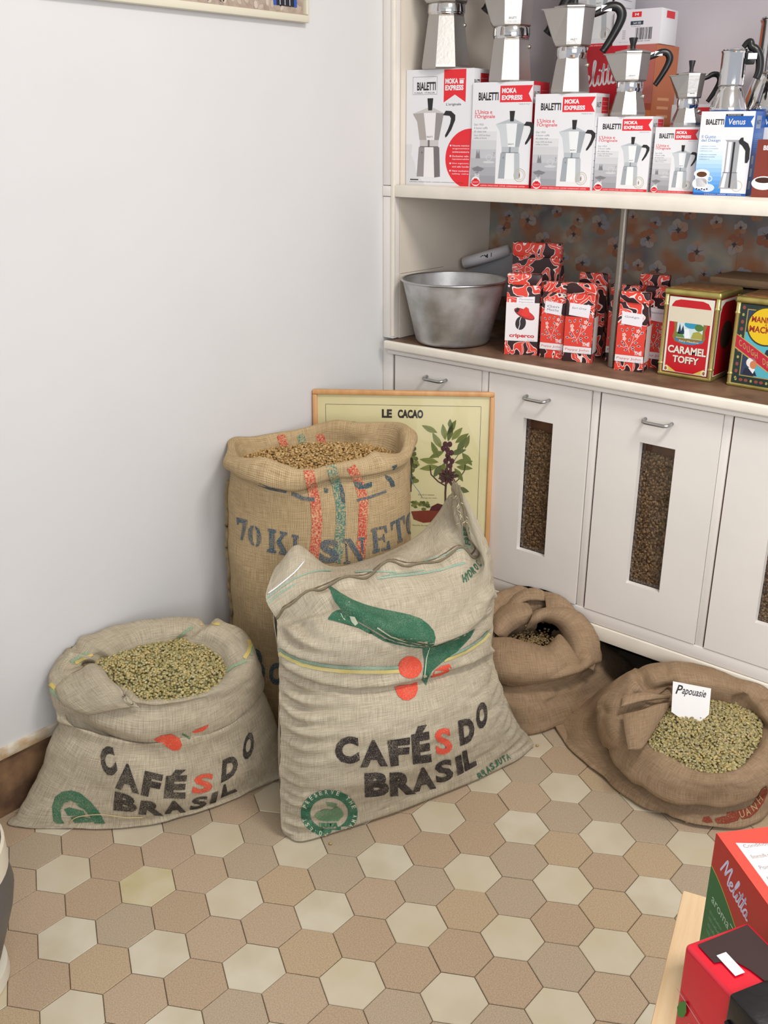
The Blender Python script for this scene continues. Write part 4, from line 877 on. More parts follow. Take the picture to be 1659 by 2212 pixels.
pr.line(c2_([(478, 820), (500, 870)]), 2.5, LIT, 3); pr.line(c2_([(690, 905), (770, 955), (860, 985), (985, 1008)]), 2.5, LIT, 3); pr.line(c2_([(990, 1020), (972, 1080), (962, 1180)]), 2, LIT, 3)
pr.poly(c2_([(530, 838), (560, 842), (580, 880), (562, 896), (540, 870)]), LIT, 3)
pr.ell(*c2_([(878, 1136)])[0], 25.5, 24.5, FRD, 2); P_ = [(786, 1250), (815, 1240), (870, 1232), (918, 1225), (922, 1270), (905, 1310), (870, 1332), (835, 1328), (805, 1300)]
pr.poly(c2_(P_), FRD, 2); pr.poly(c2_([(1000, 1196), (1018, 1158), (1060, 1128), (1105, 1118), (1118, 1140), (1095, 1168), (1050, 1186)]), FRD, 2)
ex, ey = c2_([(407, 1986)])[0]
pr.ring(ex, ey, 61, 50.5, 20, FGR, 2, 40)
for P_ in ([(330, 1985), (380, 1960), (420, 1965), (450, 1945), (480, 1965), (490, 2000), (460, 2030), (400, 2035), (350, 2025), (322, 2005)], [(345, 2040), (400, 2045), (450, 2040), (455, 2060), (400, 2068), (350, 2060)], [(385, 1920), (455, 1930), (440, 1950), (400, 1942)]): pr.poly(c2_(P_), ink('#5a7f5e', '#a9ad90', .45, 330), 2)
pr.text('JUTA', ex - 19, ey + 33, 38, -12, FGR, 3, .03); 
for k, ch in enumerate('PRESERVE THE AMAZON FOREST  '):
    a = PI + .35 + 2 * PI * k / 28; rx, ry = 51, 42.5
    if ch != ' ': pr.text(ch, ex + rx * math.cos(a) - 3.2 * math.cos(a + PI / 2) , ey + ry * math.sin(a) - 3.2 * math.sin(a + PI / 2), 6, -9, LIT, 4, .02, rot=a + PI / 2)
for k, ch in enumerate('HYDROC'):
    t = k / 5.6; x = 1188 + 118 * t; y = 638 - 105 * t ** 1.25; s = 24 - 1.5 * k; a = -.18 - .75 * t
    p = c2_([(x, y)])[0]; pr.text(ch, p[0], p[1] + 3, s / 2.698 * 0.95, -18, FGR, 2, .03, rot=a)
for k, ch in enumerate('FREE'):
    p = c2_([(1232 - 3 * k, 425 - 27 * k)])[0]; pr.text(ch, p[0], p[1], 9, -13, FGR, 2, .03, rot=-1.45)
for k, ch in enumerate('BRASJUTA'):
    t = k / 8; p = c2_([(1285 + 185 * t, 1796 - 128 * t - 12 * math.sin(PI * t))])[0]; pr.text(ch, p[0], p[1], 9.2 - .4 * k * .5, -16 + .4 * k, FGR, 2, .03, rot=-.58, shear=-.12)
pr.poly(c2_([(1230, 1795), (1262, 1790), (1268, 1812), (1228, 1822)]), FGR, 2)
pr.build('stencil_print', on_cloth(FBV, FO), front, cell=8, step=.0004, label='charcoal and red stencil CAFÉS DO BRASIL with green leaves, red berries and round emblem')
# hem cords, stitching and frayed lips
hem = G[int(7 * 16)]; hem2 = G[int(7 * 16) + 3]
EDGE = burlap('#7b6c52', '#c2b597', .0022, .5); 
def cord(name, P, r, m, parent, org, off=(0, 0, 0)):
    o = tube(name, [Vector(p) + Vector(off) - Vector(org) for p in P], [r * (1 + .25 * math.sin(i * 2.1)) for i in range(len(P))], m, parent, 7); o.data.uv_layers.new(name='UVMap'); return o
cord('hem', hem[:150:2], .0030, EDGE, front, FO, (.001, -.001, .003)); cord('hem', hem2[8:150:2], .0020, mat('#6f5e4c', .95, bump=.001), front, FO, (0, 0, .000))
cord('hem', hem[150::2], .0035, EDGE, front, FO, (.001, -.002, .002))
st = []
for u, v in catmull(c2_([(36, 718), (90, 680), (150, 632), (210, 580), (262, 520)]) , 4):
    h = FBV.ray_cast(Vector(CAM), Vector(ray(u, v)).normalized())
    if h[0] is not None: st.append(h[0] - Vector(FO) + Vector((.002, -.001, .002)))
if len(st) > 3: tube('white_stitching', st, .0018, mat('#eef0f4', .5), front, 6)
fr = []; rg = random.Random(8)
for k in range(46):
    t = rg.random(); u = 560 + (1118 + 75 * t + rg.uniform(-22, 22)) / 2.698; v = 1020 + (95 + 195 * t) / 2.698
    h = FBV.ray_cast(Vector(CAM), Vector(ray(u, v)).normalized())
    if h[0] is None: continue
    p = h[0] - Vector(FO); d = Vector((rg.uniform(-.4, 1), rg.uniform(-1, .4), rg.uniform(-1, .4))).normalized() * rg.uniform(.008, .018)
    fr.append(tube_vf([p, p + d * .5 + Vector((.003, -.003, 0)), p + d], .0011, 4))
V = []; Fc = []
for v_, f_ in fr: o_ = len(V); V += v_; Fc += [tuple(i + o_ for i in f) for f in f_]
tag(link('frayed_threads', mesh('frayed_threads', V, Fc, True), mat('#cfc2a4', .95), front), kind='stuff')

# ---- open sack with the price card, bottom right
AO = (1.25, -.34, 0.0)
AR = [pring([(1330, 1600), (1360, 1560), (1420, 1520), (1490, 1510), (1560, 1520), (1620, 1560), (1650, 1600), (1640, 1640), (1600, 1680), (1540, 1710), (1460, 1700), (1390, 1660)], .003),
      pring([(1204, 1570), (1260, 1535), (1330, 1500), (1420, 1475), (1520, 1480), (1620, 1510), (1690, 1570), (1700, 1660), (1650, 1755), (1545, 1787), (1425, 1757), (1290, 1668)], .004),
      pring([(1208, 1560, .015), (1268, 1515, .04), (1330, 1480, .06), (1420, 1450, .07), (1520, 1460, .07), (1630, 1500, .06), (1705, 1560, .05), (1712, 1650, .03), (1662, 1740, .03), (1550, 1772, .028), (1425, 1742, .028), (1292, 1655, .022)], 0),
      pring([(1262, 1572, .05), (1290, 1510, .09), (1345, 1465, .12), (1430, 1440, .13), (1530, 1448, .13), (1630, 1480, .12), (1705, 1545, .10), (1712, 1630, .07), (1665, 1712, .055), (1560, 1748, .045), (1440, 1722, .045), (1322, 1650, .045)], 0),
      pring([(1300, 1580, .075), (1315, 1520, .11), (1360, 1475, .14), (1440, 1450, .155), (1535, 1458, .155), (1625, 1490, .145), (1690, 1550, .12), (1698, 1620, .095), (1655, 1690, .075), (1560, 1728, .06), (1450, 1705, .06), (1350, 1640, .065)], 0),
      pring([(1290, 1590, .078), (1300, 1515, .125), (1350, 1460, .165), (1440, 1435, .185), (1535, 1445, .185), (1630, 1478, .175), (1705, 1545, .14), (1712, 1625, .100), (1662, 1700, .080), (1565, 1744, .064), (1455, 1735, .060), (1345, 1672, .066)], 0),
      pring([(1292, 1560, .125), (1310, 1495, .165), (1362, 1445, .205), (1445, 1426, .225), (1540, 1438, .225), (1640, 1470, .215), (1712, 1530, .18), (1718, 1610, .140), (1668, 1685, .115), (1570, 1722, .102), (1450, 1708, .098), (1345, 1640, .105)], 0),
      pring([(1315, 1550, .160), (1335, 1495, .195), (1378, 1455, .225), (1452, 1436, .243), (1540, 1447, .243), (1628, 1478, .235), (1690, 1530, .205), (1692, 1600, .170), (1645, 1665, .148), (1562, 1698, .138), (1462, 1682, .134), (1365, 1615, .140)], 0),
      pring([(1352, 1555, .168), (1365, 1510, .195), (1400, 1480, .215), (1462, 1470, .232), (1545, 1476, .236), (1615, 1500, .225), (1660, 1545, .200), (1660, 1595, .175), (1622, 1645, .158), (1558, 1675, .150), (1475, 1660, .147), (1395, 1605, .152)], 0),
      pring([(1385, 1575, .150), (1400, 1540, .165), (1428, 1515, .180), (1478, 1505, .190), (1550, 1508, .192), (1608, 1525, .185), (1640, 1560, .172), (1638, 1595, .158), (1608, 1640, .146), (1552, 1668, .142), (1485, 1655, .140), (1415, 1612, .142)], 0),
      pring([(1400, 1590, .12), (1415, 1565, .125), (1440, 1545, .13), (1480, 1535, .13), (1545, 1540, .13), (1595, 1555, .13), (1620, 1580, .13), (1618, 1600, .125), (1592, 1630, .12), (1545, 1650, .118), (1490, 1640, .118), (1430, 1612, .118)], 0)]
G = np.array([catmull(r, 18, True) for r in AR]); G = np.stack([catmull(G[:, j], 8) for j in range(G.shape[1])], 1)
Nn = grid_normals(G, True); cent = G.mean(axis=(0, 1)); Nn = Nn * np.sign(((G[24:40] - cent) * Nn[24:40]).sum())
G = wrinkle(G, Nn, .013, 7, 7.3, (1, 1, 1)); G = wrinkle(G, Nn, .005, 17, 2.4, (1, 1, 1.5))
for pl_, wd, am, ov in (([(1448, 1500), (1425, 1514), (1400, 1514), (1378, 1500)], 9, .026, .010), ([(1450, 1480), (1420, 1492), (1400, 1482), (1385, 1462)], 11, .030, .008), ([(1300, 1620), (1330, 1618), (1352, 1628)], 5, .004, .002), ([(1380, 1700), (1410, 1730), (1440, 1758)], 8, .006, 0),
                        ([(1290, 1660), (1330, 1700), (1380, 1725), (1420, 1745)], 8, .004, 0), ([(1305, 1535), (1350, 1534), (1385, 1530), (1402, 1545)], 9, .010, .006), ([(1590, 1512), (1620, 1500), (1655, 1502)], 10, .014, .006), ([(1620, 1545), (1640, 1560), (1659, 1575)], 9, .012, .004), ([(1480, 1685), (1520, 1700), (1580, 1700)], 14, .006, .003), ([(1360, 1440), (1390, 1465), (1400, 1490)], 12, .006, 0), ([(1440, 1440), (1438, 1470)], 9, .006, 0)):
    G = crease(G, Nn, pl_, wd, am, ov)
G[..., 2] = np.maximum(G[..., 2], 0.002); G[..., 1] = np.where(G[..., 2] > .15, np.minimum(G[..., 1], -.014), G[..., 1])
papo = thing('coffee_sack', AO, label='low brown jute sack with rolled rim and a white name card stuck in its beans', cat='sack')
_, ABV = cloth('sack_cloth', G, True, False, JUTE_BROWN, papo, AO)
MAR = ink('#7a3a2e', '#a07a58', .36, 200); c4_ = lambda L: [(1250 + x / 4.056, 1420 + y / 4.056) for x, y in L]
pr = Print(); pr.poly(c4_([(1095, 1400), (1140, 1392), (1165, 1420), (1175, 1445), (1120, 1450), (1080, 1435)]), MAR, 1); pr.poly(c4_([(1195, 1412), (1270, 1392), (1290, 1395), (1300, 1360), (1400, 1345), (1420, 1370), (1395, 1430), (1300, 1455), (1215, 1455), (1200, 1435)]), MAR, 1)
pr.poly(c4_([(1385, 1345), (1450, 1330), (1520, 1290), (1560, 1230), (1600, 1150), (1640, 1120), (1655, 1180), (1620, 1270), (1560, 1350), (1500, 1400), (1430, 1420)]), MAR, 1)
for ch, q in (('U', [(1400, 1350), (1440, 1335), (1455, 1390), (1420, 1410)]), ('A', [(1455, 1330), (1480, 1315), (1510, 1375), (1470, 1390)]), ('N', [(1500, 1300), (1540, 1270), (1565, 1330), (1530, 1350)]), ('H', [(1548, 1240), (1580, 1205), (1612, 1250), (1585, 1290)])): pr.qtext(ch, c4_(q), ink('#b59a72', '#9c7c58', .5, 200), 2, .0)
pr.build('stencil_print', on_cloth(ABV, AO), papo, cell=9, step=.0004, label='faded maroon stencil patch')
sheet([[(1345, 1502, .212), (1385, 1496, .216), (1420, 1500, .208), (1450, 1503, .190)], [(1342, 1528, .205), (1380, 1517, .210), (1418, 1511, .204), (1447, 1509, .188)]], .010, 11.5, 'cloth_fold', papo, AO)
sheet([[(1345, 1542, .192), (1385, 1532, .204), (1420, 1520, .200), (1452, 1515, .182)], [(1350, 1582, .180), (1385, 1574, .190), (1414, 1554, .186), (1440, 1534, .174)], [(1358, 1622, .165), (1386, 1618, .174), (1402, 1594, .172), (1412, 1566, .164)]], .008, 12.5, 'cloth_fold', papo, AO)
inner = np.array(pring([(1392, 1585), (1412, 1545), (1450, 1520), (1500, 1510), (1560, 1512), (1610, 1528), (1645, 1565), (1640, 1600), (1605, 1650), (1555, 1678), (1480, 1664), (1412, 1620)], [.150, .158, .166, .172, .174, .172, .166, .158, .148, .142, .140, .145]))
tag(heap(inner, 4600, .022, 43, GREEN_BEANS + ['#aca07c', '#a09268', '#ab9a72'], .0046, .005, papo, AO), 'green grey coffee beans in the sack with the white name card', 'coffee beans')
# name card
cd0 = at_z(1487, 1548, .186); cz = thing('name_card', (cd0[0], cd0[1], cd0[2] - .010), label='white handwritten card reading Papouasie stuck in the beans', cat='card')
dx = CAM - cd0; cz.rotation_euler = (math.radians(-24), math.radians(1), math.atan2(dx[1], dx[0]) + PI / 2)
cpts = [(.004, -.010), (.022, -.012), (.048, .024), (.044, .090), (-.050, .090), (-.043, .012)]
V = [(x, 0, z) for x, z in cpts] + [(x, .0008, z) for x, z in cpts]; n = len(cpts)
link('card', mesh('card', V, [tuple(range(n)), tuple(range(2 * n - 1, n - 1, -1))] + [(i, n + i, n + (i + 1) % n, (i + 1) % n) for i in range(n)]), mat('#f0eeee', .6), cz)
pr = Print(); PEN = mat('#1e1b22', .5)
pr.text('P', -.040, .060, .013, .024, PEN, 1, .015, .0, .2); pr.text('apouasie', -.026, .057, .058, .024, PEN, 1, .012, .02, .2); pr.build('handwriting', face_front(0), cz)

# ---- crumpled sack behind
SO = (0.70, -.10, 0.0)
SR = [pring([(1060, 1440), (1080, 1400), (1130, 1380), (1200, 1380), (1250, 1400), (1280, 1430), (1280, 1470), (1250, 1500), (1200, 1520), (1140, 1530), (1090, 1520), (1060, 1480)], .003),
      pring([(1000, 1480), (1030, 1420), (1080, 1395), (1160, 1385), (1250, 1395), (1330, 1425), (1362, 1455), (1310, 1510), (1225, 1556), (1135, 1583), (1090, 1560), (1040, 1525)], .004),
      pring([(998, 1460, .04), (1025, 1390, .06), (1080, 1360, .08), (1160, 1350, .08), (1250, 1370, .07), (1325, 1410, .04), (1360, 1448, .015), (1315, 1500, .03), (1228, 1540, .04), (1130, 1565, .04), (1080, 1545, .04), (1035, 1510, .04)], 0),
      pring([(1010, 1420, .10), (1035, 1345, .15), (1085, 1320, .17), (1160, 1310, .17), (1240, 1335, .15), (1295, 1395, .09), (1318, 1428, .06), (1290, 1470, .08), (1215, 1505, .10), (1125, 1525, .10), (1070, 1505, .10), (1035, 1470, .10)], 0),
      pring([(1030, 1400, .14), (1050, 1320, .20), (1095, 1300, .21), (1165, 1295, .22), (1235, 1320, .20), (1278, 1385, .13), (1285, 1420, .12), (1255, 1455, .125), (1195, 1480, .13), (1120, 1490, .13), (1070, 1475, .13), (1045, 1445, .13)], 0),
      pring([(1030, 1385, .17), (1050, 1310, .225), (1100, 1285, .245), (1165, 1268, .26), (1240, 1300, .24), (1290, 1375, .18), (1300, 1425, .15), (1262, 1462, .145), (1190, 1480, .15), (1115, 1480, .155), (1065, 1465, .15), (1040, 1430, .155)], 0),
      pring([(1040, 1370, .20), (1062, 1300, .26), (1110, 1270, .28), (1170, 1262, .29), (1238, 1300, .275), (1275, 1365, .22), (1278, 1410, .195), (1245, 1440, .190), (1180, 1452, .19), (1120, 1450, .19), (1075, 1435, .19), (1048, 1405, .195)], 0),
      pring([(1065, 1375, .205), (1085, 1325, .24), (1125, 1300, .26), (1170, 1300, .265), (1215, 1325, .25), (1240, 1370, .215), (1240, 1400, .20), (1210, 1420, .195), (1170, 1425, .19), (1130, 1420, .19), (1095, 1410, .195), (1072, 1395, .20)], 0),
      pring([(1085, 1385, .17), (1100, 1360, .18), (1130, 1345, .19), (1165, 1345, .19), (1195, 1358, .185), (1212, 1380, .175), (1210, 1395, .17), (1190, 1405, .165), (1160, 1408, .165), (1130, 1406, .165), (1105, 1402, .165), (1090, 1395, .168)], 0),
      pring([(1100, 1395, .13), (1110, 1380, .13), (1135, 1370, .13), (1160, 1370, .13), (1180, 1375, .13), (1192, 1388, .13), (1188, 1398, .13), (1175, 1404, .13), (1155, 1406, .13), (1135, 1404, .13), (1115, 1402, .13), (1105, 1398, .13)], 0)]
G = np.array([catmull(r, 18, True) for r in SR]); G = np.stack([catmull(G[:, j], 8) for j in range(G.shape[1])], 1)
Nn = grid_normals(G, True); cent = G.mean(axis=(0, 1)); Nn = Nn * np.sign(((G[20:36] - cent) * Nn[20:36]).sum())
G = wrinkle(G, Nn, .012, 8, 9.3, (1, 1, 1)); G = wrinkle(G, Nn, .003, 22, 12.4, (1, 1, 1.5))
for pl_, wd, am, ov in (([(1078, 1375), (1110, 1355), (1145, 1335), (1175, 1325)], 9, .016, .008), ([(1140, 1335), (1165, 1352), (1200, 1352), (1225, 1372), (1250, 1420)], 9, .018, .010), ([(1178, 1262), (1176, 1295), (1178, 1322)], 8, .014, .006), ([(1070, 1470), (1130, 1478), (1200, 1475), (1260, 1458), (1290, 1440)], 7, .012, .006),
                        ([(1205, 1478), (1210, 1500), (1190, 1515)], 7, .006, 0), ([(1060, 1340), (1080, 1330), (1090, 1300)], 9, .008, 0), ([(1230, 1340), (1262, 1385), (1262, 1430)], 10, .008, 0), ([(1120, 1450), (1135, 1420), (1130, 1400)], 7, .007, 0), ([(1270, 1460), (1300, 1480), (1250, 1520)], 12, .004, 0), ([(1100, 1500), (1180, 1520), (1260, 1500)], 12, .005, 0)):
    G = crease(G, Nn, pl_, wd, am, ov)
G[..., 2] = np.maximum(G[..., 2], 0.002); G[..., 1] = np.where(G[..., 2] > .15, np.minimum(G[..., 1], -.014), G[..., 1])
crum = thing('coffee_sack', SO, label='half empty brown jute sack crumpled against the bins behind the front sack', cat='sack')
_, SBV = cloth('sack_cloth', G, True, False, JUTE_BROWN, crum, SO)
def fold(pts, wid, name='cloth_fold'):
    """a thick rolled lap of the same cloth: tapering swept sheet"""
    P = catmull(np.array([at_z(u, v, z) for u, v, z in pts]), 8); Wd = catmull(np.array([[a, b] for a, b in wid]), 8); K = len(P); n = 20; Gf = np.zeros((K, n, 3))
    for i in range(K):
        t = P[min(i + 1, K - 1)] - P[max(i - 1, 0)]; t /= np.linalg.norm(t) + 1e-9; view = CAM - P[i]; view /= np.linalg.norm(view)
        s = np.cross(t, view); s /= np.linalg.norm(s); up = np.cross(s, t)
        for k in range(n):
            a = 2 * PI * k / n; Gf[i, k] = P[i] + s * Wd[i, 0] * math.cos(a) + up * Wd[i, 1] * math.sin(a)
    Nf = grid_normals(Gf, True); Nf = Nf * np.sign(((Gf - P[:, None]) * Nf).sum()); Gf = wrinkle(Gf, Nf, .006, 14, 3 + K * .1, (1, 1, 1)); Gf[..., 2] = np.maximum(Gf[..., 2], .003); Gf[..., 1] = np.where(Gf[..., 2] > .15, np.minimum(Gf[..., 1], -.014), Gf[..., 1])
    o, _ = cloth(name, Gf, True, False, JUTE_BROWN, crum, SO); return o
sheet([[(1056, 1378, .205), (1100, 1378, .210), (1145, 1390, .205), (1182, 1396, .205), (1206, 1370, .230), (1216, 1385, .220)], [(1052, 1405, .215), (1100, 1408, .225), (1145, 1415, .222), (1188, 1418, .214), (1216, 1400, .222), (1240, 1412, .205)],
       [(1054, 1445, .19), (1105, 1450, .20), (1150, 1450, .20), (1195, 1445, .195), (1230, 1434, .19), (1262, 1438, .172)], [(1058, 1474, .145), (1110, 1480, .145), (1155, 1478, .15), (1200, 1470, .155), (1238, 1456, .158), (1264, 1442, .162)]], .012, 1.5)
sheet([[(1135, 1360, .215), (1165, 1342, .235), (1200, 1352, .228), (1222, 1385, .205), (1240, 1430, .180)], [(1146, 1338, .258), (1185, 1326, .270), (1230, 1340, .262), (1256, 1384, .218), (1262, 1438, .172)],
       [(1150, 1322, .262), (1200, 1312, .272), (1262, 1328, .252), (1296, 1388, .190), (1282, 1448, .148)]], .012, 3.5)
sheet([[(1088, 1382, .19), (1112, 1360, .215), (1150, 1342, .232)], [(1070, 1368, .225), (1098, 1335, .252), (1150, 1320, .268)], [(1052, 1348, .215), (1085, 1310, .250), (1140, 1300, .262)]], .012, 5.5)
sheet([[(1176, 1262, .297), (1178, 1292, .288), (1181, 1324, .272)], [(1214, 1278, .290), (1214, 1300, .288), (1210, 1326, .270)], [(1248, 1303, .262), (1252, 1318, .258), (1246, 1334, .250)]], .006, 7.5)
sheet([[(1078, 1345, .225), (1098, 1300, .262), (1130, 1274, .284), (1190, 1264, .292)], [(1098, 1352, .225), (1115, 1318, .258), (1140, 1298, .275), (1196, 1300, .280)]], .012, 9.5)
m_ = 420; rs = np.random.RandomState(8); c = at_z(1150, 1385, .185)
P = [(c[0] + rs.normal() * .03, c[1] + rs.normal() * .03, .182 + rs.uniform(-.005, .005)) for _ in range(m_)]
tag(bean_field('coffee_beans', P, np.tile([0, 0, 1.0], (m_, 1)), ['#8a7350', '#7a6242', '#96805a'], None, (0, 0, 0), .0046, 77), 'few brown beans deep in the crumpled sack', 'coffee beans')
# spilled beans on the floor
for k, (u, v, wh) in enumerate(((1161, 1610, 'on the white tile right of the front sack'), (1484, 1775, 'by the lower edge of the name card sack'), (1237, 1612, 'beside the left corner of the name card sack'), (714, 1822, 'below the green emblem of the front sack'))):
    p = at_z(u, v, .004); tag(bean_field('coffee_bean', [p], [[0, 0, 1.0]], ['#b89a68'], None, (0, 0, 0), .0056, 90 + k), 'single spilled coffee bean ' + wh, 'coffee bean', 'spilled beans on the floor'); 
for o in list(COL.objects):
    if o.name.startswith('coffee_bean') and not o.name.startswith('coffee_beans') and 'kind' in o: del o['kind']

# ------------------------------------------------------------------ goods on the upper shelf
def script_word(pr, x, y, w_, h_, m, lay, rot=0.0, wd=.05):
    """flowing brush-script word drawn as pen strokes"""
    S = [[(.0, .10), (.04, .45), (.10, .95), (.13, .98), (.14, .60), (.15, .25), (.20, .60), (.27, .97), (.29, .95), (.28, .50), (.29, .08), (.33, .08)],
         [(.33, .20), (.40, .30), (.42, .42), (.38, .46), (.34, .30), (.36, .08), (.42, .06), (.47, .20)], [(.47, .20), (.54, .70), (.56, .95), (.53, .98), (.50, .60), (.50, .12), (.54, .05), (.58, .18)],
         [(.58, .18), (.61, .42), (.60, .14), (.63, .05), (.67, .18)], [(.67, .18), (.73, .85), (.70, .30), (.71, .06), (.75, .08), (.77, .18)], [(.77, .18), (.83, .88), (.80, .30), (.81, .06), (.84, .08), (.86, .18)], [(.66, .58), (.75, .60), (.88, .66)],
         [(.97, .38), (.92, .44), (.87, .26), (.88, .08), (.93, .08), (.97, .36), (.96, .12), (1.0, .06), (1.03, .14)]]
    c, s = math.cos(rot), math.sin(rot)
    for k, L in enumerate(S):
        P = catmull(np.array([(a * w_, b * h_) for a, b in L]), 5); pr.line([(x + p[0] * c - p[1] * s, y + p[0] * s + p[1] * c) for p in P], wd * w_, m, lay + k % 2)
    p = (.635 * w_, .62 * h_); pr.ell(x + p[0] * c - p[1] * s, y + p[0] * s + p[1] * c, wd * w_ * .6, wd * w_ * .6, m, lay, 8)
ZS = 1.4302
CARD = mat('#dedee2', .45); CREDGE = mat('#c9202c', .42); CBLUE = mat('#2359a8', .4); CBLUE2 = mat('#6aa3dc', .45); REDP = mat('#d9232e', .42); TXT = mat('#211f22', .5); GREYT = mat('#77777c', .5)
GR = [mat(c, .45) for c in ('#dddee1', '#d2d3d6', '#c6c7cb', '#b9babf', '#acadb3', '#a0a1a8', '#95969d')]
AL = {k: mat(c, .4) for k, c in dict(a='#a7a09d', b='#e4e2e3', c='#8f8a8a', d='#6f6a6b', e='#c2bebd', f='#f6f6f6').items()}
ALG = {k: mat(c, .4) for k, c in dict(a='#c4c9cd', b='#e3e6e8', c='#9aa1a7', d='#7d858b', e='#b0b6bb', f='#8f979d').items()}
def pot_print(pr, x, y, H, P, L=2, flip=False):
    """flat picture of an octagonal stove-top pot, x centre, y foot"""
    q = lambda pts: [(x + a * H, y + b * H) for a, b in pts]
    pr.poly(q([(-.20, .0), (-.17, .38), (-.08, .38), (-.09, 0)]), P['c'], L); pr.poly(q([(-.09, -.008), (-.08, .38), (.06, .38), (.08, -.008)]), P['b'], L); pr.poly(q([(.08, -.008), (.06, .38), (.15, .38), (.17, .005)]), P['d'] if P is AL else P['e'], L)
    pr.poly(q([(-.155, .385), (-.155, .47), (.135, .47), (.135, .385)]), P['e'], L); pr.poly(q([(-.03, .385), (-.03, .47), (.0, .47), (.0, .385)]), P['d'], L + 1); pr.poly(q([(-.155, .38), (-.15, .392), (.13, .392), (.135, .38)]), P['d'], L + 1)
    pr.poly(q([(-.16, .47), (-.20, .70), (-.27, .80), (-.10, .81), (-.05, .47)]), P['a'], L); pr.poly(q([(-.05, .47), (-.09, .81), (.09, .81), (.07, .47)]), P['b'], L); pr.poly(q([(.07, .47), (.09, .81), (.21, .80), (.14, .47)]), P['c'], L)
    pr.poly(q([(-.27, .80), (-.02, .88), (.03, .88), (.22, .80), (.09, .81), (-.09, .81)]), P['e'], L + 1)
    pr.poly(q([(-.03, .84), (-.045, .99), (.045, .99), (.03, .84)]), TXT, L + 2)
    pr.poly(q([(.20, .78), (.24, .835), (.32, .83), (.385, .78), (.385, .72), (.33, .60), (.27, .52), (.24, .50), (.235, .53), (.275, .60), (.31, .68), (.32, .74), (.30, .77)]), TXT, L + 2)
    pr.text('BIALETTI', x - .045 * H, y + .50 * H, .09 * H, .02 * H, TXT, L + 3)
    pr.ell(x - .12 * H, y + .31 * H, .014 * H, .014 * H, P['d'], L + 2, 10)
def box_shell(name, w_, d_, h_, parent, m=CARD, bev=.0008):
    return box(name, 0, w_, 0, d_, 0, h_, m, parent, bev)
def flag(pr, x0, y0, x1, y1, m, notch=.08, L=2):
    pr.poly([(x0, y0), (x1, y0), (x1 - notch * (x1 - x0) * 1.3, (y0 + y1) / 2), (x1, y1), (x0, y1)], m, L)
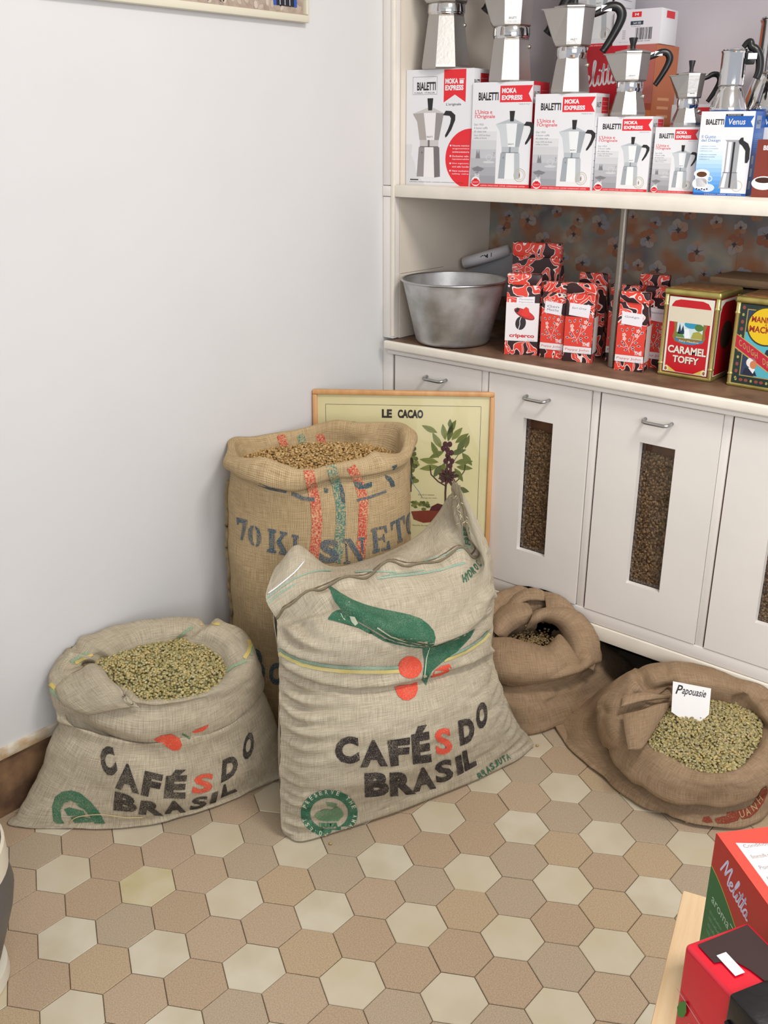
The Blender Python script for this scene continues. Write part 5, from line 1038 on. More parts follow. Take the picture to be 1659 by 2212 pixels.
def moka_box(pos, rot, w_, d_, h_, label, kind='std', name='coffee_maker_box', group='boxed coffee makers on the upper shelf'):
    t = thing(name, (pos[0], pos[1], pos[2] if len(pos) > 2 else ZS), math.radians(rot), label, 'box', group)
    body = CARD if kind in ('big', 'std', 'white') else (CBLUE if kind == 'venus' else mat('#6b2a22', .45))
    box_shell('carton', w_, d_, h_, t, body)
    pr = Print(); X = lambda a: a * w_; Yy = lambda b: b * h_
    if kind in ('std',):
        pr.rect(0, 0, w_, h_, CARD, 1)
        for k in range(14):
            pr.rect(0, Yy(.025 + .043 * k), X(.43), Yy(.025 + .043 * (k + 1)), GR[max(0, min(6, 6 - k // 2))], 2)
        pr.text('BIALETTI', X(.10), Yy(.832), X(.335), Yy(.075), TXT, 3, .035)
        flag(pr, X(.46), Yy(.812), X(.99), Yy(.965), REDP, .09)
        pr.text('MOKA', X(.49), Yy(.895), X(.24), Yy(.048), CARD, 4, .05); pr.text('EXPRESS', X(.49), Yy(.832), X(.34), Yy(.046), CARD, 4, .05)
        pr.text('MADE IN ITALY', X(.78), Yy(.787), X(.18), Yy(.012), GREYT, 3)
        pr.text("L'Unica e", X(.05), Yy(.705), X(.29), Yy(.04), REDP, 4, .01); pr.text("l'Originale", X(.05), Yy(.655), X(.34), Yy(.045), REDP, 4, .01)
        for k, s in enumerate(('Dal 1933', 'il buon caffè', 'di casa tua')): pr.text(s, X(.04), Yy(.595 - .032 * k), X((.16, .23, .21)[k]), Yy(.02), GREYT, 4)
        for k, s in enumerate(('Since 1933 the finest', 'coffee at home')): pr.text(s, X(.04), Yy(.495 - .026 * k), X((.28, .22)[k]), Yy(.016), GREYT, 4, 0, 0, .1)
        pr.poly([(X(.08), Yy(.28)), (X(.10), Yy(.37)), (X(.12), Yy(.32)), (X(.14), Yy(.37)), (X(.16), Yy(.28))], GREYT, 4)
        pr.ring(X(.31), Yy(.29), X(.05), X(.045), X(.006), GR[1], 4, 16); pr.ell(X(.31), Yy(.245), X(.10), X(.018), GR[2], 4, 16); pr.text('7', X(.385), Yy(.30), X(.025), Yy(.04), GREYT, 4)
        pr.text('S', X(.09), Yy(.135), X(.05), Yy(.045), GREYT, 5, .03); pr.text('M', X(.075), Yy(.085), X(.08), Yy(.045), GR[2], 5, .03)
        pr.poly([(X(.02), Yy(.18)), (X(.06), Yy(.19)), (X(.12), Yy(.205)), (X(.19), Yy(.19)), (X(.24), Yy(.18)), (X(.18), Yy(.155)), (X(.06), Yy(.155))], GREYT, 4)
        pot_print(pr, X(.675), Yy(.088), Yy(.65), ALG, 5)
        pr.ring(X(.84), Yy(.125), X(.098), X(.098), X(.008), mat('#b9ad93', .5), 9, 24); pr.ring(X(.84), Yy(.125), X(.07), X(.07), X(.005), mat('#b9ad93', .5), 9, 24); pr.poly([(X(.835), Yy(.10)), (X(.845), Yy(.10)), (X(.85), Yy(.125)), (X(.84), Yy(.155)), (X(.83), Yy(.125))], mat('#8a6a34', .5), 9)
        pr.rect(0, 0, w_, Yy(.034), REDP, 6); pr.text('CAFETIERA  ESPRESSO MAKER  CAFETIERE  KAFFEEMASCHINE  CAFETERA', X(.18), Yy(.009), X(.76), Yy(.012), CARD, 8)
        pr.ell(X(.095), Yy(.055), X(.075), X(.075), CARD, 7, 18); pr.ell(X(.095), Yy(.048), X(.07), X(.045), REDP, 8, 18); pr.ell(X(.08), Yy(.075), X(.016), X(.016), REDP, 8, 8); pr.ell(X(.108), Yy(.075), X(.016), X(.016), REDP, 8, 8); pr.text('QUALITY', X(.045), Yy(.04), X(.10), Yy(.012), CARD, 9)
    elif kind == 'big':
        pr.rect(0, 0, w_, h_, CARD, 1)
        pr.poly([(0, Yy(.36)), (X(.10), Yy(.36)), (X(.08), Yy(.27)), (X(.14), Yy(.2)), (X(.16), Yy(.12)), (X(.3), Yy(.0)), (0, 0)], GR[1], 2)
        x0, y0, x1, y1 = X(.10), Yy(.79), X(.47), Yy(.94)
        for r in ((x0, y0, x1, y0 + .0007), (x0, y1 - .0007, x1, y1), (x0, y0, x0 + .0007, y1), (x1 - .0007, y0, x1, y1)): pr.rect(*r, TXT, 3)
        pr.text('BIALETTI', X(.165), Yy(.825), X(.285), Yy(.07), TXT, 4, .035); pr.text('CASA  ITALIA', X(.125), Yy(.798), X(.31), Yy(.014), TXT, 4)
        pr.poly([(X(.57), Yy(.995)), (X(.57), Yy(.72)), (X(.735), Yy(.785)), (X(.895), Yy(.72)), (X(.895), Yy(.995))], REDP, 2)
        pr.text('MOKA', X(.59), Yy(.875), X(.19), Yy(.045), CARD, 4, .05); pr.text('EXPRESS', X(.59), Yy(.82), X(.27), Yy(.045), CARD, 4, .05); pr.rect(X(.80), Yy(.875), X(.86), Yy(.905), CARD, 4); pr.rect(X(.795), Yy(.91), X(.87), Yy(.916), CARD, 4)
        pr.text("L'originale", X(.61), Yy(.688), X(.22), Yy(.028), TXT, 4, .01)
        pot_print(pr, X(.37), Yy(.075), Yy(.69), AL, 4)
        cx, cy, r = X(.985), Yy(.24), X(.37); A = np.linspace(math.radians(88), math.radians(268), 24)
        pr.poly([(min(w_, cx + r * math.cos(a)), cy + r * math.sin(a)) for a in A], REDP, 3)
        for k, s in enumerate(('Nuova manico', 'ergonomico', 'antiscottatura', 'Esclusiva valv.', 'ispezionabile', 'New ergonomic', 'and safe handle', 'New exclusive', 'safety valve')): pr.text(s, X(.72), Yy(.345 - .027 * k - (.01 if k > 2 else 0) - (.01 if k > 4 else 0) - (.01 if k > 6 else 0)), X(.25), Yy(.015), CARD, 5, .005)
        for k in (0, 3, 5, 7): pr.ell(X(.69), Yy(.353 - .027 * k - (.01 if k > 2 else 0) - (.01 if k > 4 else 0) - (.01 if k > 6 else 0)), X(.012), X(.012), CARD, 5, 8)
        pr.text('CAFETIERA | ESPRESSO MAKER | CAFETIERE | KAFFEEMASCHINE | CAFETERA', X(.06), Yy(.022), X(.84), Yy(.010), TXT, 4); pr.rect(X(.07), Yy(.042), X(.2), Yy(.052), TXT, 4)
    elif kind == 'venus':
        pr.rect(0, 0, w_, h_, CARD, 1)
        for k in range(14):
            c = (lin('#eef2f8')[0:3], lin('#4b8fd4')[0:3]); 
            pr.rect(0, Yy(.03 + .05 * k), X(.52 - .004 * k), Yy(.03 + .05 * (k + 1)), mat(('#3f86d0', '#4a8ed4', '#5c9ad9', '#6ea6dd', '#80b1e1', '#92bde5', '#a3c7e9', '#b3d1ec', '#c2daef', '#cfe2f2', '#dae9f5', '#e3eef7', '#eaf2f9', '#eff4f9')[k], .45), 2)
        pr.text('BIALETTI', X(.10), Yy(.845), X(.34), Yy(.065), TXT, 4, .035); pr.rect(X(.46), Yy(.945), X(.78), Yy(.968), TXT, 4); pr.text('IN ACCIAIO INOX', X(.50), Yy(.95), X(.24), Yy(.012), CARD, 5)
        flag(pr, X(.455), Yy(.815), X(.985), Yy(.945), CBLUE, .08, 3); pr.text('Venus', X(.51), Yy(.845), X(.32), Yy(.07), CARD, 5, .01, 0, .1)
        pr.text('Il Gusto', X(.05), Yy(.685), X(.27), Yy(.04), CBLUE, 5, .005); pr.text('del Design', X(.05), Yy(.635), X(.36), Yy(.042), CBLUE, 5, .005)
        for k in range(6): pr.text('Caffettiera inossidabile'[:(20, 24, 16, 22, 20, 14)[k]], X(.04), Yy(.585 - .028 * k - (.015 if k > 2 else 0)), X((.3, .35, .24, .33, .3, .2)[k]), Yy(.014), mat('#5b7ea8', .5), 5)
        x, y, H = X(.66), Yy(.085), Yy(.60)
        q = lambda pts: [(x + a * H, y + b * H) for a, b in pts]; SV = mat('#9b9da3', .35); SV2 = mat('#d9dbe0', .35); SV3 = mat('#5f6168', .4)
        pr.poly(q([(-.20, 0), (-.19, .09), (-.14, .32), (.14, .32), (.18, .09), (.19, 0)]), SV, 6); pr.poly(q([(-.13, .33), (-.13, .93), (-.17, .97), (.13, .97), (.13, .33)]), SV, 6); pr.poly(q([(-.10, .33), (-.10, .93), (-.03, .93), (-.03, .33)]), SV2, 7); pr.poly(q([(0, .02), (.0, .93), (.04, .93), (.04, .02)]), TXT, 8)
        pr.poly(q([(-.16, .02), (-.12, .31), (-.06, .31), (-.08, .02)]), SV2, 7); pr.rect(x - .15 * H, y + .318 * H, x + .15 * H, y + .33 * H, SV3, 8)
        pr.poly(q([(.10, .95), (.14, 1.01), (.19, 1.02), (.20, .96), (.30, .90), (.35, .80), (.36, .60), (.33, .52), (.28, .52), (.27, .62), (.26, .76), (.18, .86), (.12, .90)]), TXT, 9)
        pr.ell(X(.115), Yy(.14), X(.15), Yy(.075), mat('#e8e8ec', .4), 6, 24); pr.ell(X(.26), Yy(.09), X(.14), Yy(.05), mat('#c9d4e2', .4), 5, 24); pr.ell(X(.13), Yy(.26), X(.15), Yy(.055), mat('#f7f7f8', .3), 7, 24); pr.poly([(X(-.0), Yy(.25)), (X(.28), Yy(.25)), (X(.23), Yy(.10)), (X(.05), Yy(.10))], mat('#f0f0f3', .3), 6); pr.ell(X(.13), Yy(.252), X(.10), Yy(.034), mat('#5a3418', .3), 8, 20)
        pr.ring(X(.29), Yy(.20), X(.05), Yy(.035), X(.014), mat('#e8e8ec', .3), 6, 16)
        for k in range(5): pr.ell(X(.06 + .05 * k), Yy(.075 - .008 * (k % 2)), X(.018), Yy(.009), mat('#2a1a12', .5), 9, 8)
        pr.ring(X(.82), Yy(.12), X(.10), X(.10), X(.008), mat('#b9ad93', .5), 10, 24); pr.rect(0, 0, w_, Yy(.03), CBLUE, 8); pr.text('ESPRESSO MAKER  CAFETIERE', X(.22), Yy(.009), X(.7), Yy(.010), CARD, 9)
    elif kind == 'white':
        pr.rect(0, 0, w_, h_, mat('#dcd8de', .5), 1); pr.rect(X(.38), Yy(.78), X(.58), Yy(.93), REDP, 2); pr.text('M', X(.44), Yy(.82), X(.08), Yy(.07), CARD, 3, .02)
        pr.rect(X(.36), Yy(.56), X(.63), Yy(.67), mat('#2d3a46', .5), 2); pr.text('1x4 102', X(.42), Yy(.585), X(.16), Yy(.06), CARD, 3, .02); pr.text('Kraftpapier', X(.38), Yy(.50), X(.2), Yy(.035), TXT, 2)
        rb = random.Random(3); x = .48
        while x < .82: w1 = rb.choice((.006, .010, .016)); pr.rect(X(x), Yy(.14), X(x + w1), Yy(.48), TXT, 2); x += w1 + rb.choice((.006, .010, .014))
        pr.text('4 006508 125340', X(.48), Yy(.08), X(.32), Yy(.04), TXT, 2)
        for k in range(5): pr.rect(X(.2), Yy(.18 + .055 * k), X(.27), Yy(.195 + .055 * k), GREYT, 2)
        pr.text('Made in Germany', X(.14), Yy(.07), X(.2), Yy(.03), GREYT, 2)
    elif kind == 'melitta':
        pr.rect(0, 0, w_, h_, mat('#a04a34', .4), 1); pr.rect(0, 0, w_, Yy(.38), mat('#8d6a74', .4), 2); pr.poly([(0, Yy(.40)), (X(.3), Yy(.50)), (X(.7), Yy(.58)), (w_, Yy(.55)), (w_, Yy(.38)), (0, Yy(.30))], mat('#c2703c', .4), 3); pr.ell(X(.55), Yy(.45), X(.3), Yy(.06), mat('#d9914e', .4), 4, 24)
        pr.rect(0, Yy(.60), X(.72), h_, mat('#c21f2f', .4), 3); pr.rect(X(.72), Yy(.60), w_, h_, mat('#b5655a', .4), 3); script_word(pr, X(.16), Yy(.70), X(.50), Yy(.18), CARD, 5, .10, .035)
        for k in range(4): pr.rect(X(.30 + .1 * k), Yy(.06), X(.36 + .1 * k), Yy(.18), mat('#c9b9bd', .5), 4)
    elif kind == 'brown':
        pr.rect(0, 0, w_, h_, mat('#7a3023', .45), 1); pr.ell(X(.2), Yy(.25), X(.22), Yy(.12), mat('#ece9e8', .4), 2, 20); pr.ell(X(.2), Yy(.3), X(.16), Yy(.05), mat('#3a1d10', .4), 3, 20); pr.text('BIALETTI', X(.12), Yy(.82), X(.4), Yy(.08), CARD, 3, .03)
    pr.build('printed_front', face_front(0), t, step=.00006)
    ps = Print()   # right hand side panel
    if kind in ('std', 'big'):
        if kind == 'std':
            ps.rect(0, 0, d_, h_, CREDGE if w_ > .18 else CARD, 1)
        ps.rect(d_ * .45, h_ * .80, d_ * .97, h_ * .965, CREDGE, 2); ps.text('BIALETTI', d_ * .06, h_ * .86, d_ * .34, h_ * .05, TXT, 3, .02)
        for k in range(3): ps.rect(d_ * .5, h_ * (.83 + .045 * k), d_ * .9, h_ * (.832 + .045 * k), CARD, 3)
        if kind == 'std': ps.rect(d_ * .02, h_ * .80, d_ * .43, h_ * .965, GR[2], 2)
        for k in range(9): ps.rect(d_ * .1, h_ * (.1 + .07 * k), d_ * .8, h_ * (.105 + .07 * k), GREYT, 2)
    elif kind == 'venus':
        ps.rect(d_ * .15, h_ * .80, d_ * .6, h_ * .95, mat('#8797b3', .4), 2); ps.text('BIALETTI', d_ * .2, h_ * .85, d_ * .34, h_ * .05, TXT, 3, .02)
        for k in range(8): ps.rect(d_ * .12, h_ * (.58 + .022 * k), d_ * .85, h_ * (.584 + .022 * k), CBLUE2, 2)
        for k in range(3): ps.rect(d_ * .1, h_ * (.08 + .15 * k), d_ * .3, h_ * (.18 + .15 * k), mat('#b9c6da', .4), 2)
    elif kind == 'melitta':
        ps.rect(0, 0, d_, h_, mat('#b4653c', .4), 1)
        for k in range(3): ps.rect(d_ * .2, h_ * (.1 + .1 * k), d_ * .8, h_ * (.16 + .1 * k), mat('#d39a72', .5), 2)
        for k in range(3): ps.rect(d_ * .25, h_ * (.5 + .06 * k), d_ * .75, h_ * (.52 + .06 * k), mat('#d39a72', .5), 2)
    elif kind == 'white': ps.rect(d_ * .3, h_ * .75, d_ * .8, h_ * .95, REDP, 2)
    if ps.items: ps.build('printed_side', face_right(w_), t, step=.00006)
    return t
STORE = []
bx = [((.0465, .052), 8, .218, .095, .312, 'big', 'tallest white box with a vertical red ribbon print, leftmost on the upper shelf'),
      ((.2665, .076), 9.5, .181, .110, .274, 'std', 'white and red coffee maker box second from the left, next to the ribbon box'),
      ((.460, .095), 9, .171, .097, .241, 'std', 'white and red coffee maker box third from the left, below the mid-size pot'),
      ((.629, .138), 7, .149, .082, .184, 'std', 'white and red coffee maker box fourth from the left under the small squat pot'),
      ((.789, .151), 5.2, .113, .100, .158, 'std', 'smallest white and red coffee maker box, left of the blue box'),
      ((.918, .126), 9.2, .127, .120, .193, 'venus', 'blue and white box with a steel pot and coffee cup printed on it')]
for (p, r, w_, d_, h_, k, l) in bx: STORE.append(moka_box(p, r, w_, d_, h_, l, k))
moka_box((.951, .2705), 9, .13, .12, .193, 'blue box under the larger steel pot, hidden behind the front blue box', 'venus')
moka_box((1.064, .128), 9, .125, .055, .13, 'brown coffee maker box cut off by the right edge of the photo', 'brown')
# back row
moka_box((.383, .315), 2, .300, .15, .366, 'large red carton with white script standing behind the pots', 'melitta', 'coffee_filter_carton', None)
moka_box((.392, .330, ZS + .3665), 2, .155, .12, .26, 'white and red coffee maker box stacked on top of the large red carton', 'std')
moka_box((.552, .325, ZS + .3665), 3, .135, .11, .086, 'small pale box with a barcode lying on the large red carton', 'white', 'filter_box', None)
moka_box((.735, .345), 0, .115, .12, .215, 'red sided coffee maker box half hidden behind the smallest pot', 'std')

ALU = mat('#c3c1bd', .24, 1.0, bump=.0002, bscale=60); ALUM = mat('#b5b2ae', .36, 1.0, bump=.0003, bscale=120); CHROME = mat('#d4d4d6', .08, 1.0); PLAST = mat('#141416', .32)
def facet_map(r0, z0, r1, z1, ang, half):
    """quad on one facet of an octagonal body"""
    n = np.array([math.cos(ang), math.sin(ang), 0]); t = np.array([-math.sin(ang), math.cos(ang), 0]); a = math.cos(PI / 8)
    def fn(V, l):
        z = z0 + (z1 - z0) * V[:, 1]; r = (r0 + (r1 - r0) * V[:, 1]) * a + .0004 + l
        return n[None] * r[:, None] + t[None] * ((V[:, 0] - .5) * 2 * half)[:, None] + np.stack([0 * z, 0 * z, z], 1)
    return fn
def moka_pot(pos, rot, rb, rt, hb, hc, hu, ru0, ru1, knob, label, tagged=None):
    ru0 *= 1.07
    t = thing('moka_pot', pos, math.radians(rot), label, 'coffee pot', 'aluminium stove-top pots on their boxes')
    lathe('boiler', [(rb * .96, 0), (rb, .004), (rb * .995, .010), (rt * 1.02, hb - .006), (rt * .97, hb)], ALUM, t, 8, .5, False)
    z = hb; lathe('collar', [(rt * .93, z - .002), (rt * .97, z + .001), (rt * .97, z + .003), (rt * 1.0, z + .005), (rt * 1.0, z + hc - .004), (rt * .96, z + hc), (rt * .8, z + hc)], CHROME, t, 40)
    z = hb + hc
    V, Fc = lathe_vf([(ru0 * .95, z), (ru0, z + .003), (ru0 * 1.02, z + .012), (ru1 * .99, z + hu - .003), (ru1, z + hu), (ru1 * .985, z + hu + .0015)], 8, .5); V = [list(v) for v in V]
    for i, v in enumerate(V):   # pouring lip pulled out opposite the handle
        ring = i // 8; k = i % 8
        if k in (3, 4):
            f = (0, 0, .12, .80, .98, .98)[ring]; v[0] = v[0] - f * ru1 * .62; v[1] = v[1] * (1 - f * .80)
    link('upper_body', mesh('upper_body', V, Fc), ALUM, t)
    lid = lathe('lid', [(ru1 * 1.03, z + hu + .0018), (ru1 * 1.03, z + hu + .005), (ru1 * .25, z + hu + ru1 * .26), (.004, z + hu + ru1 * .28)], ALUM, t, 8, .5, False)
    zk = z + hu + ru1 * .26; kr = ru1 * .23
    lathe('knob', [(kr * .6, zk - .002), (kr * .62, zk + knob * .35), (kr, zk + knob * .9), (kr * .97, zk + knob), (.001, zk + knob)], PLAST, lid, 10)
    br = ru1 * .98; zt = z + hu
    s = hu / .091
    pts = [(br * .9, 0, zt - .012 * s), (br + .014 * s, 0, zt - .004 * s), (br + .034 * s, 0, zt + .006 * s), (br + .056 * s, 0, zt + .004 * s), (br + .068 * s, 0, zt - .012 * s), (br + .064 * s, 0, zt - .034 * s), (br + .048 * s, 0, zt - .066 * s), (br + .032 * s, 0, zt - .092 * s), (br + .024 * s, 0, zt - .104 * s)]
    P = catmull(pts, 5); rr = np.interp(np.linspace(0, 1, len(P)), [0, .25, .5, .75, .95, 1], [.0085, .0115, .0135, .0105, .0090, .0100]) * s
    tube('handle', [tuple(p) for p in P], list(rr), PLAST, t, 10)
    box('handle_bracket', br * .85, br + .016 * s, -.006 * s, .006 * s, zt - .008 * s, zt + .006 * s, ALU, t, .0015)
    V, Fc = lathe_vf([(.0055, 0), (.0055, .003), (.0035, .006), (.001, .007)], 12); a = math.radians(-22.5)
    vo = link('safety_valve', mesh('safety_valve', V, Fc, True), mat('#c9c4b4', .2, 1.0), t, (math.cos(a) * rt * 1.02, math.sin(a) * rt * 1.02, hb * .80)); vo.rotation_euler = (0, PI / 2, a)
    for a in (-PI / 2, ):
        pr = Print(); pr.text('BIALETTI', .28, .08, .44, .045, TXT, 1, .01)
        pr.build('maker_print', facet_map(ru0, z + .006, ru1, z + hu, a, ru1 * math.sin(PI / 8) * .9), t)
    if tagged: box('price_tag', br + .012 * s, br + .040 * s, -.0095 * s, -.0088 * s, zt - .006 * s, zt + .009 * s, mat('#f0f0f2', .5), t)
    return t
def top_of(i, fx_=.5, fy=.5, dz=.0006):
    p, r, w_, d_, h_ = bx[i][:5]; r = math.radians(r); x, y = w_ * fx_, d_ * fy
    return (p[0] + x * math.cos(r) - y * math.sin(r), p[1] + x * math.sin(r) + y * math.cos(r), ZS + h_ + dz)
moka_pot(top_of(0, .47, .46), 38, .072, .053, .140, .028, .150, .058, .072, .045, 'largest aluminium stove-top pot, on the leftmost tall box')
moka_pot(top_of(1, .47, .48), 36, .062, .0505, .110, .028, .122, .052, .066, .040, 'tall aluminium stove-top pot, second from the left')
moka_pot(top_of(2, .45, .48), 34, .0545, .042, .086, .028, .088, .046, .0565, .034, 'mid-size aluminium stove-top pot with black knob, on the third box', True)
moka_pot(top_of(3, .43, .48), 34, .0475, .0345, .060, .024, .064, .040, .048, .026, 'squat aluminium stove-top pot, on the fourth box', True)
moka_pot(top_of(4, .52, .5), 40, .0385, .0265, .045, .022, .052, .029, .036, .026, 'smallest aluminium stove-top pot, left of the two steel pots')
def steel_pot(pos, rot, s, label):
    t = thing('steel_coffee_pot', pos, math.radians(rot), label, 'coffee pot', 'polished steel pots at the right of the shelf')
    sc = lambda L: [(r * s, z * s) for r, z in L]
    lathe('boiler', sc([(.046, 0), (.0475, .004), (.046, .010), (.034, .050), (.030, .056), (.030, .060)]), CHROME, t, 48)
    lathe('seam_ring', sc([(.031, .0595), (.033, .061), (.031, .0635)]), ALU, t, 40)
    lathe('upper_body', sc([(.031, .063), (.0315, .066), (.0310, .138), (.0328, .142), (.0332, .144), (.0310, .145)]), CHROME, t, 48)
    lathe('lid', sc([(.0315, .1455), (.031, .148), (.012, .152), (.001, .153)]), CHROME, t, 40)
    P = catmull([(.020, 0, .153), (.028, 0, .163), (.036, 0, .165), (.040, 0, .154), (.052, 0, .146), (.062, 0, .130), (.066, 0, .108), (.065, 0, .090), (.061, 0, .078)], 5) * s
    tube('handle', [tuple(p) for p in P], list(np.interp(np.linspace(0, 1, len(P)), [0, .2, .5, 1], [.008, .0105, .0135, .0125]) * s), PLAST, t, 12, False, .8)
    box('handle_mount', .028 * s, .052 * s, -.007 * s, .007 * s, -.0 + .112 * s, .144 * s, PLAST, t, .003)
    box('price_tag', .034 * s, .056 * s, -.0150 * s, -.0143 * s, .124 * s, .138 * s, mat('#e8e8ec', .5), t)
    return t
steel_pot(top_of(5, .38, .45), 22, .93, 'polished steel coffee pot on the left part of the blue box')
steel_pot((1.006, .326, ZS + .1936), 22, 1.45, 'larger polished steel coffee pot cut off by the right edge of the photo')

# ------------------------------------------------------------------ goods on the worktop
ZC = 0.9708
bowl = thing('metal_bowl', (.2075, .090, ZC), 0, 'large dented aluminium bowl with rolled rim in the left corner of the worktop', 'bowl')
BM = mat('#c9c9ca', .42, .65, bump=.0016, bscale=16, col2='#9c9b95', vscale=12)
lathe('bowl_wall', [(.001, .0015), (.098, .0015), (.108, .004), (.114, .012), (.147, .150), (.1565, .190), (.1545, .190), (.145, .150), (.112, .014), (.104, .007), (.001, .006)], BM, bowl, 64, sharp=60)
Vt, Ft = tube_vf([(0.1585 * math.cos(a), .1585 * math.sin(a), .1905) for a in np.linspace(0, 2 * PI, 65)[:-1]], .0036, 8, True); link('rolled_rim', mesh('rolled_rim', Vt, Ft, True), mat('#b9babd', .28, 1.0), bowl)
rp = thing('folded_leaflet', (.16, .345, ZC), 0, 'grey printed paper roll leaning behind the aluminium bowl', 'paper')
PAP = mat('#d2cfd3', .7, bump=.001, bscale=40)
ra_, rb_ = at_y(1003, 569, .33) - np.array([.16, .345, ZC]), at_y(1100, 540, .38) - np.array([.16, .345, ZC])
V, Fc = tube_vf([tuple(ra_), tuple((ra_ + rb_) / 2), tuple(rb_)], [.024, .024, .022], 14, False, .8); link('rolled_sheet', mesh('rolled_sheet', V, Fc, True), PAP, rp)
fs = [at_y(u, v, .375) - np.array([.16, .345, ZC]) for u, v in ((1005, 585), (1106, 545), (1122, 640), (1010, 640))]
link('folded_sheet', mesh('folded_sheet', [tuple(p) for p in fs] + [tuple(p + np.array([0, .004, 0])) for p in fs], [(3, 2, 1, 0), (4, 5, 6, 7), (0, 1, 5, 4), (1, 2, 6, 5), (2, 3, 7, 6), (3, 0, 4, 7)]), mat('#a3a5aa', .7), rp)
pr = Print(); pr.text('CM 1', 0, 0, 1, 1, TXT, 1, .02)
def roll_map(V, l):
    t = .45 + V[:, 0] * .26; c = ra_[None] + (rb_ - ra_)[None] * t[:, None]; c[:, 1] -= .0246 + l; c[:, 2] += (V[:, 1] - .5) * .013; return c
pr.build('printed_words', roll_map, rp)

def swirl(c1, c2, c3, scale, off=0):
    m = bpy.data.materials.new('swirl_print'); m.use_nodes = True; nt = m.node_tree; b = nt.nodes['Principled BSDF']; b.inputs['Roughness'].default_value = .38
    tc = nt.nodes.new('ShaderNodeTexCoord').outputs['Object']; mp = nt.nodes.new('ShaderNodeMapping'); mp.inputs['Location'].default_value = (off, off * .7, off * 1.3); nt.links.new(tc, mp.inputs[0])
    n = nt.nodes.new('ShaderNodeTexNoise'); n.inputs['Scale'].default_value = scale; n.inputs['Detail'].default_value = .6; n.inputs['Distortion'].default_value = 1.1; nt.links.new(mp.outputs[0], n.inputs[0])
    cr = nt.nodes.new('ShaderNodeValToRGB'); cr.color_ramp.interpolation = 'CONSTANT'; e = cr.color_ramp.elements
    cols = [(0, c3), (.430, c2), (.458, c1), (.555, c2), (.575, c1), (.652, c2), (.680, c3)]
    e[0].position = 0; e[0].color = lin(c3); e[1].position = .432; e[1].color = lin(c2)
    for p_, c in cols[2:]: x = e.new(p_); x.color = lin(c)
    nt.links.new(n.outputs[0], cr.inputs[0]); nt.links.new(cr.outputs[0], b.inputs['Base Color']); return m
SW = [swirl('#df4030', '#f0dcd6', '#35191c', 26, o) for o in (0, 3.3, 7.1, 9.7)]
REDB = mat('#de4232', .42); STK = mat('#ece8ee', .5); PANW = mat('#e9e3e4', .45)
def crumple(bm, amp, sc, seed):
    for v in bm.verts:
        n = noise.noise_vector(Vector((v.co.x * sc + seed, v.co.y * sc, v.co.z * sc))); v.co += Vector((n.x * .4, n.y, n.z * .3)) * amp
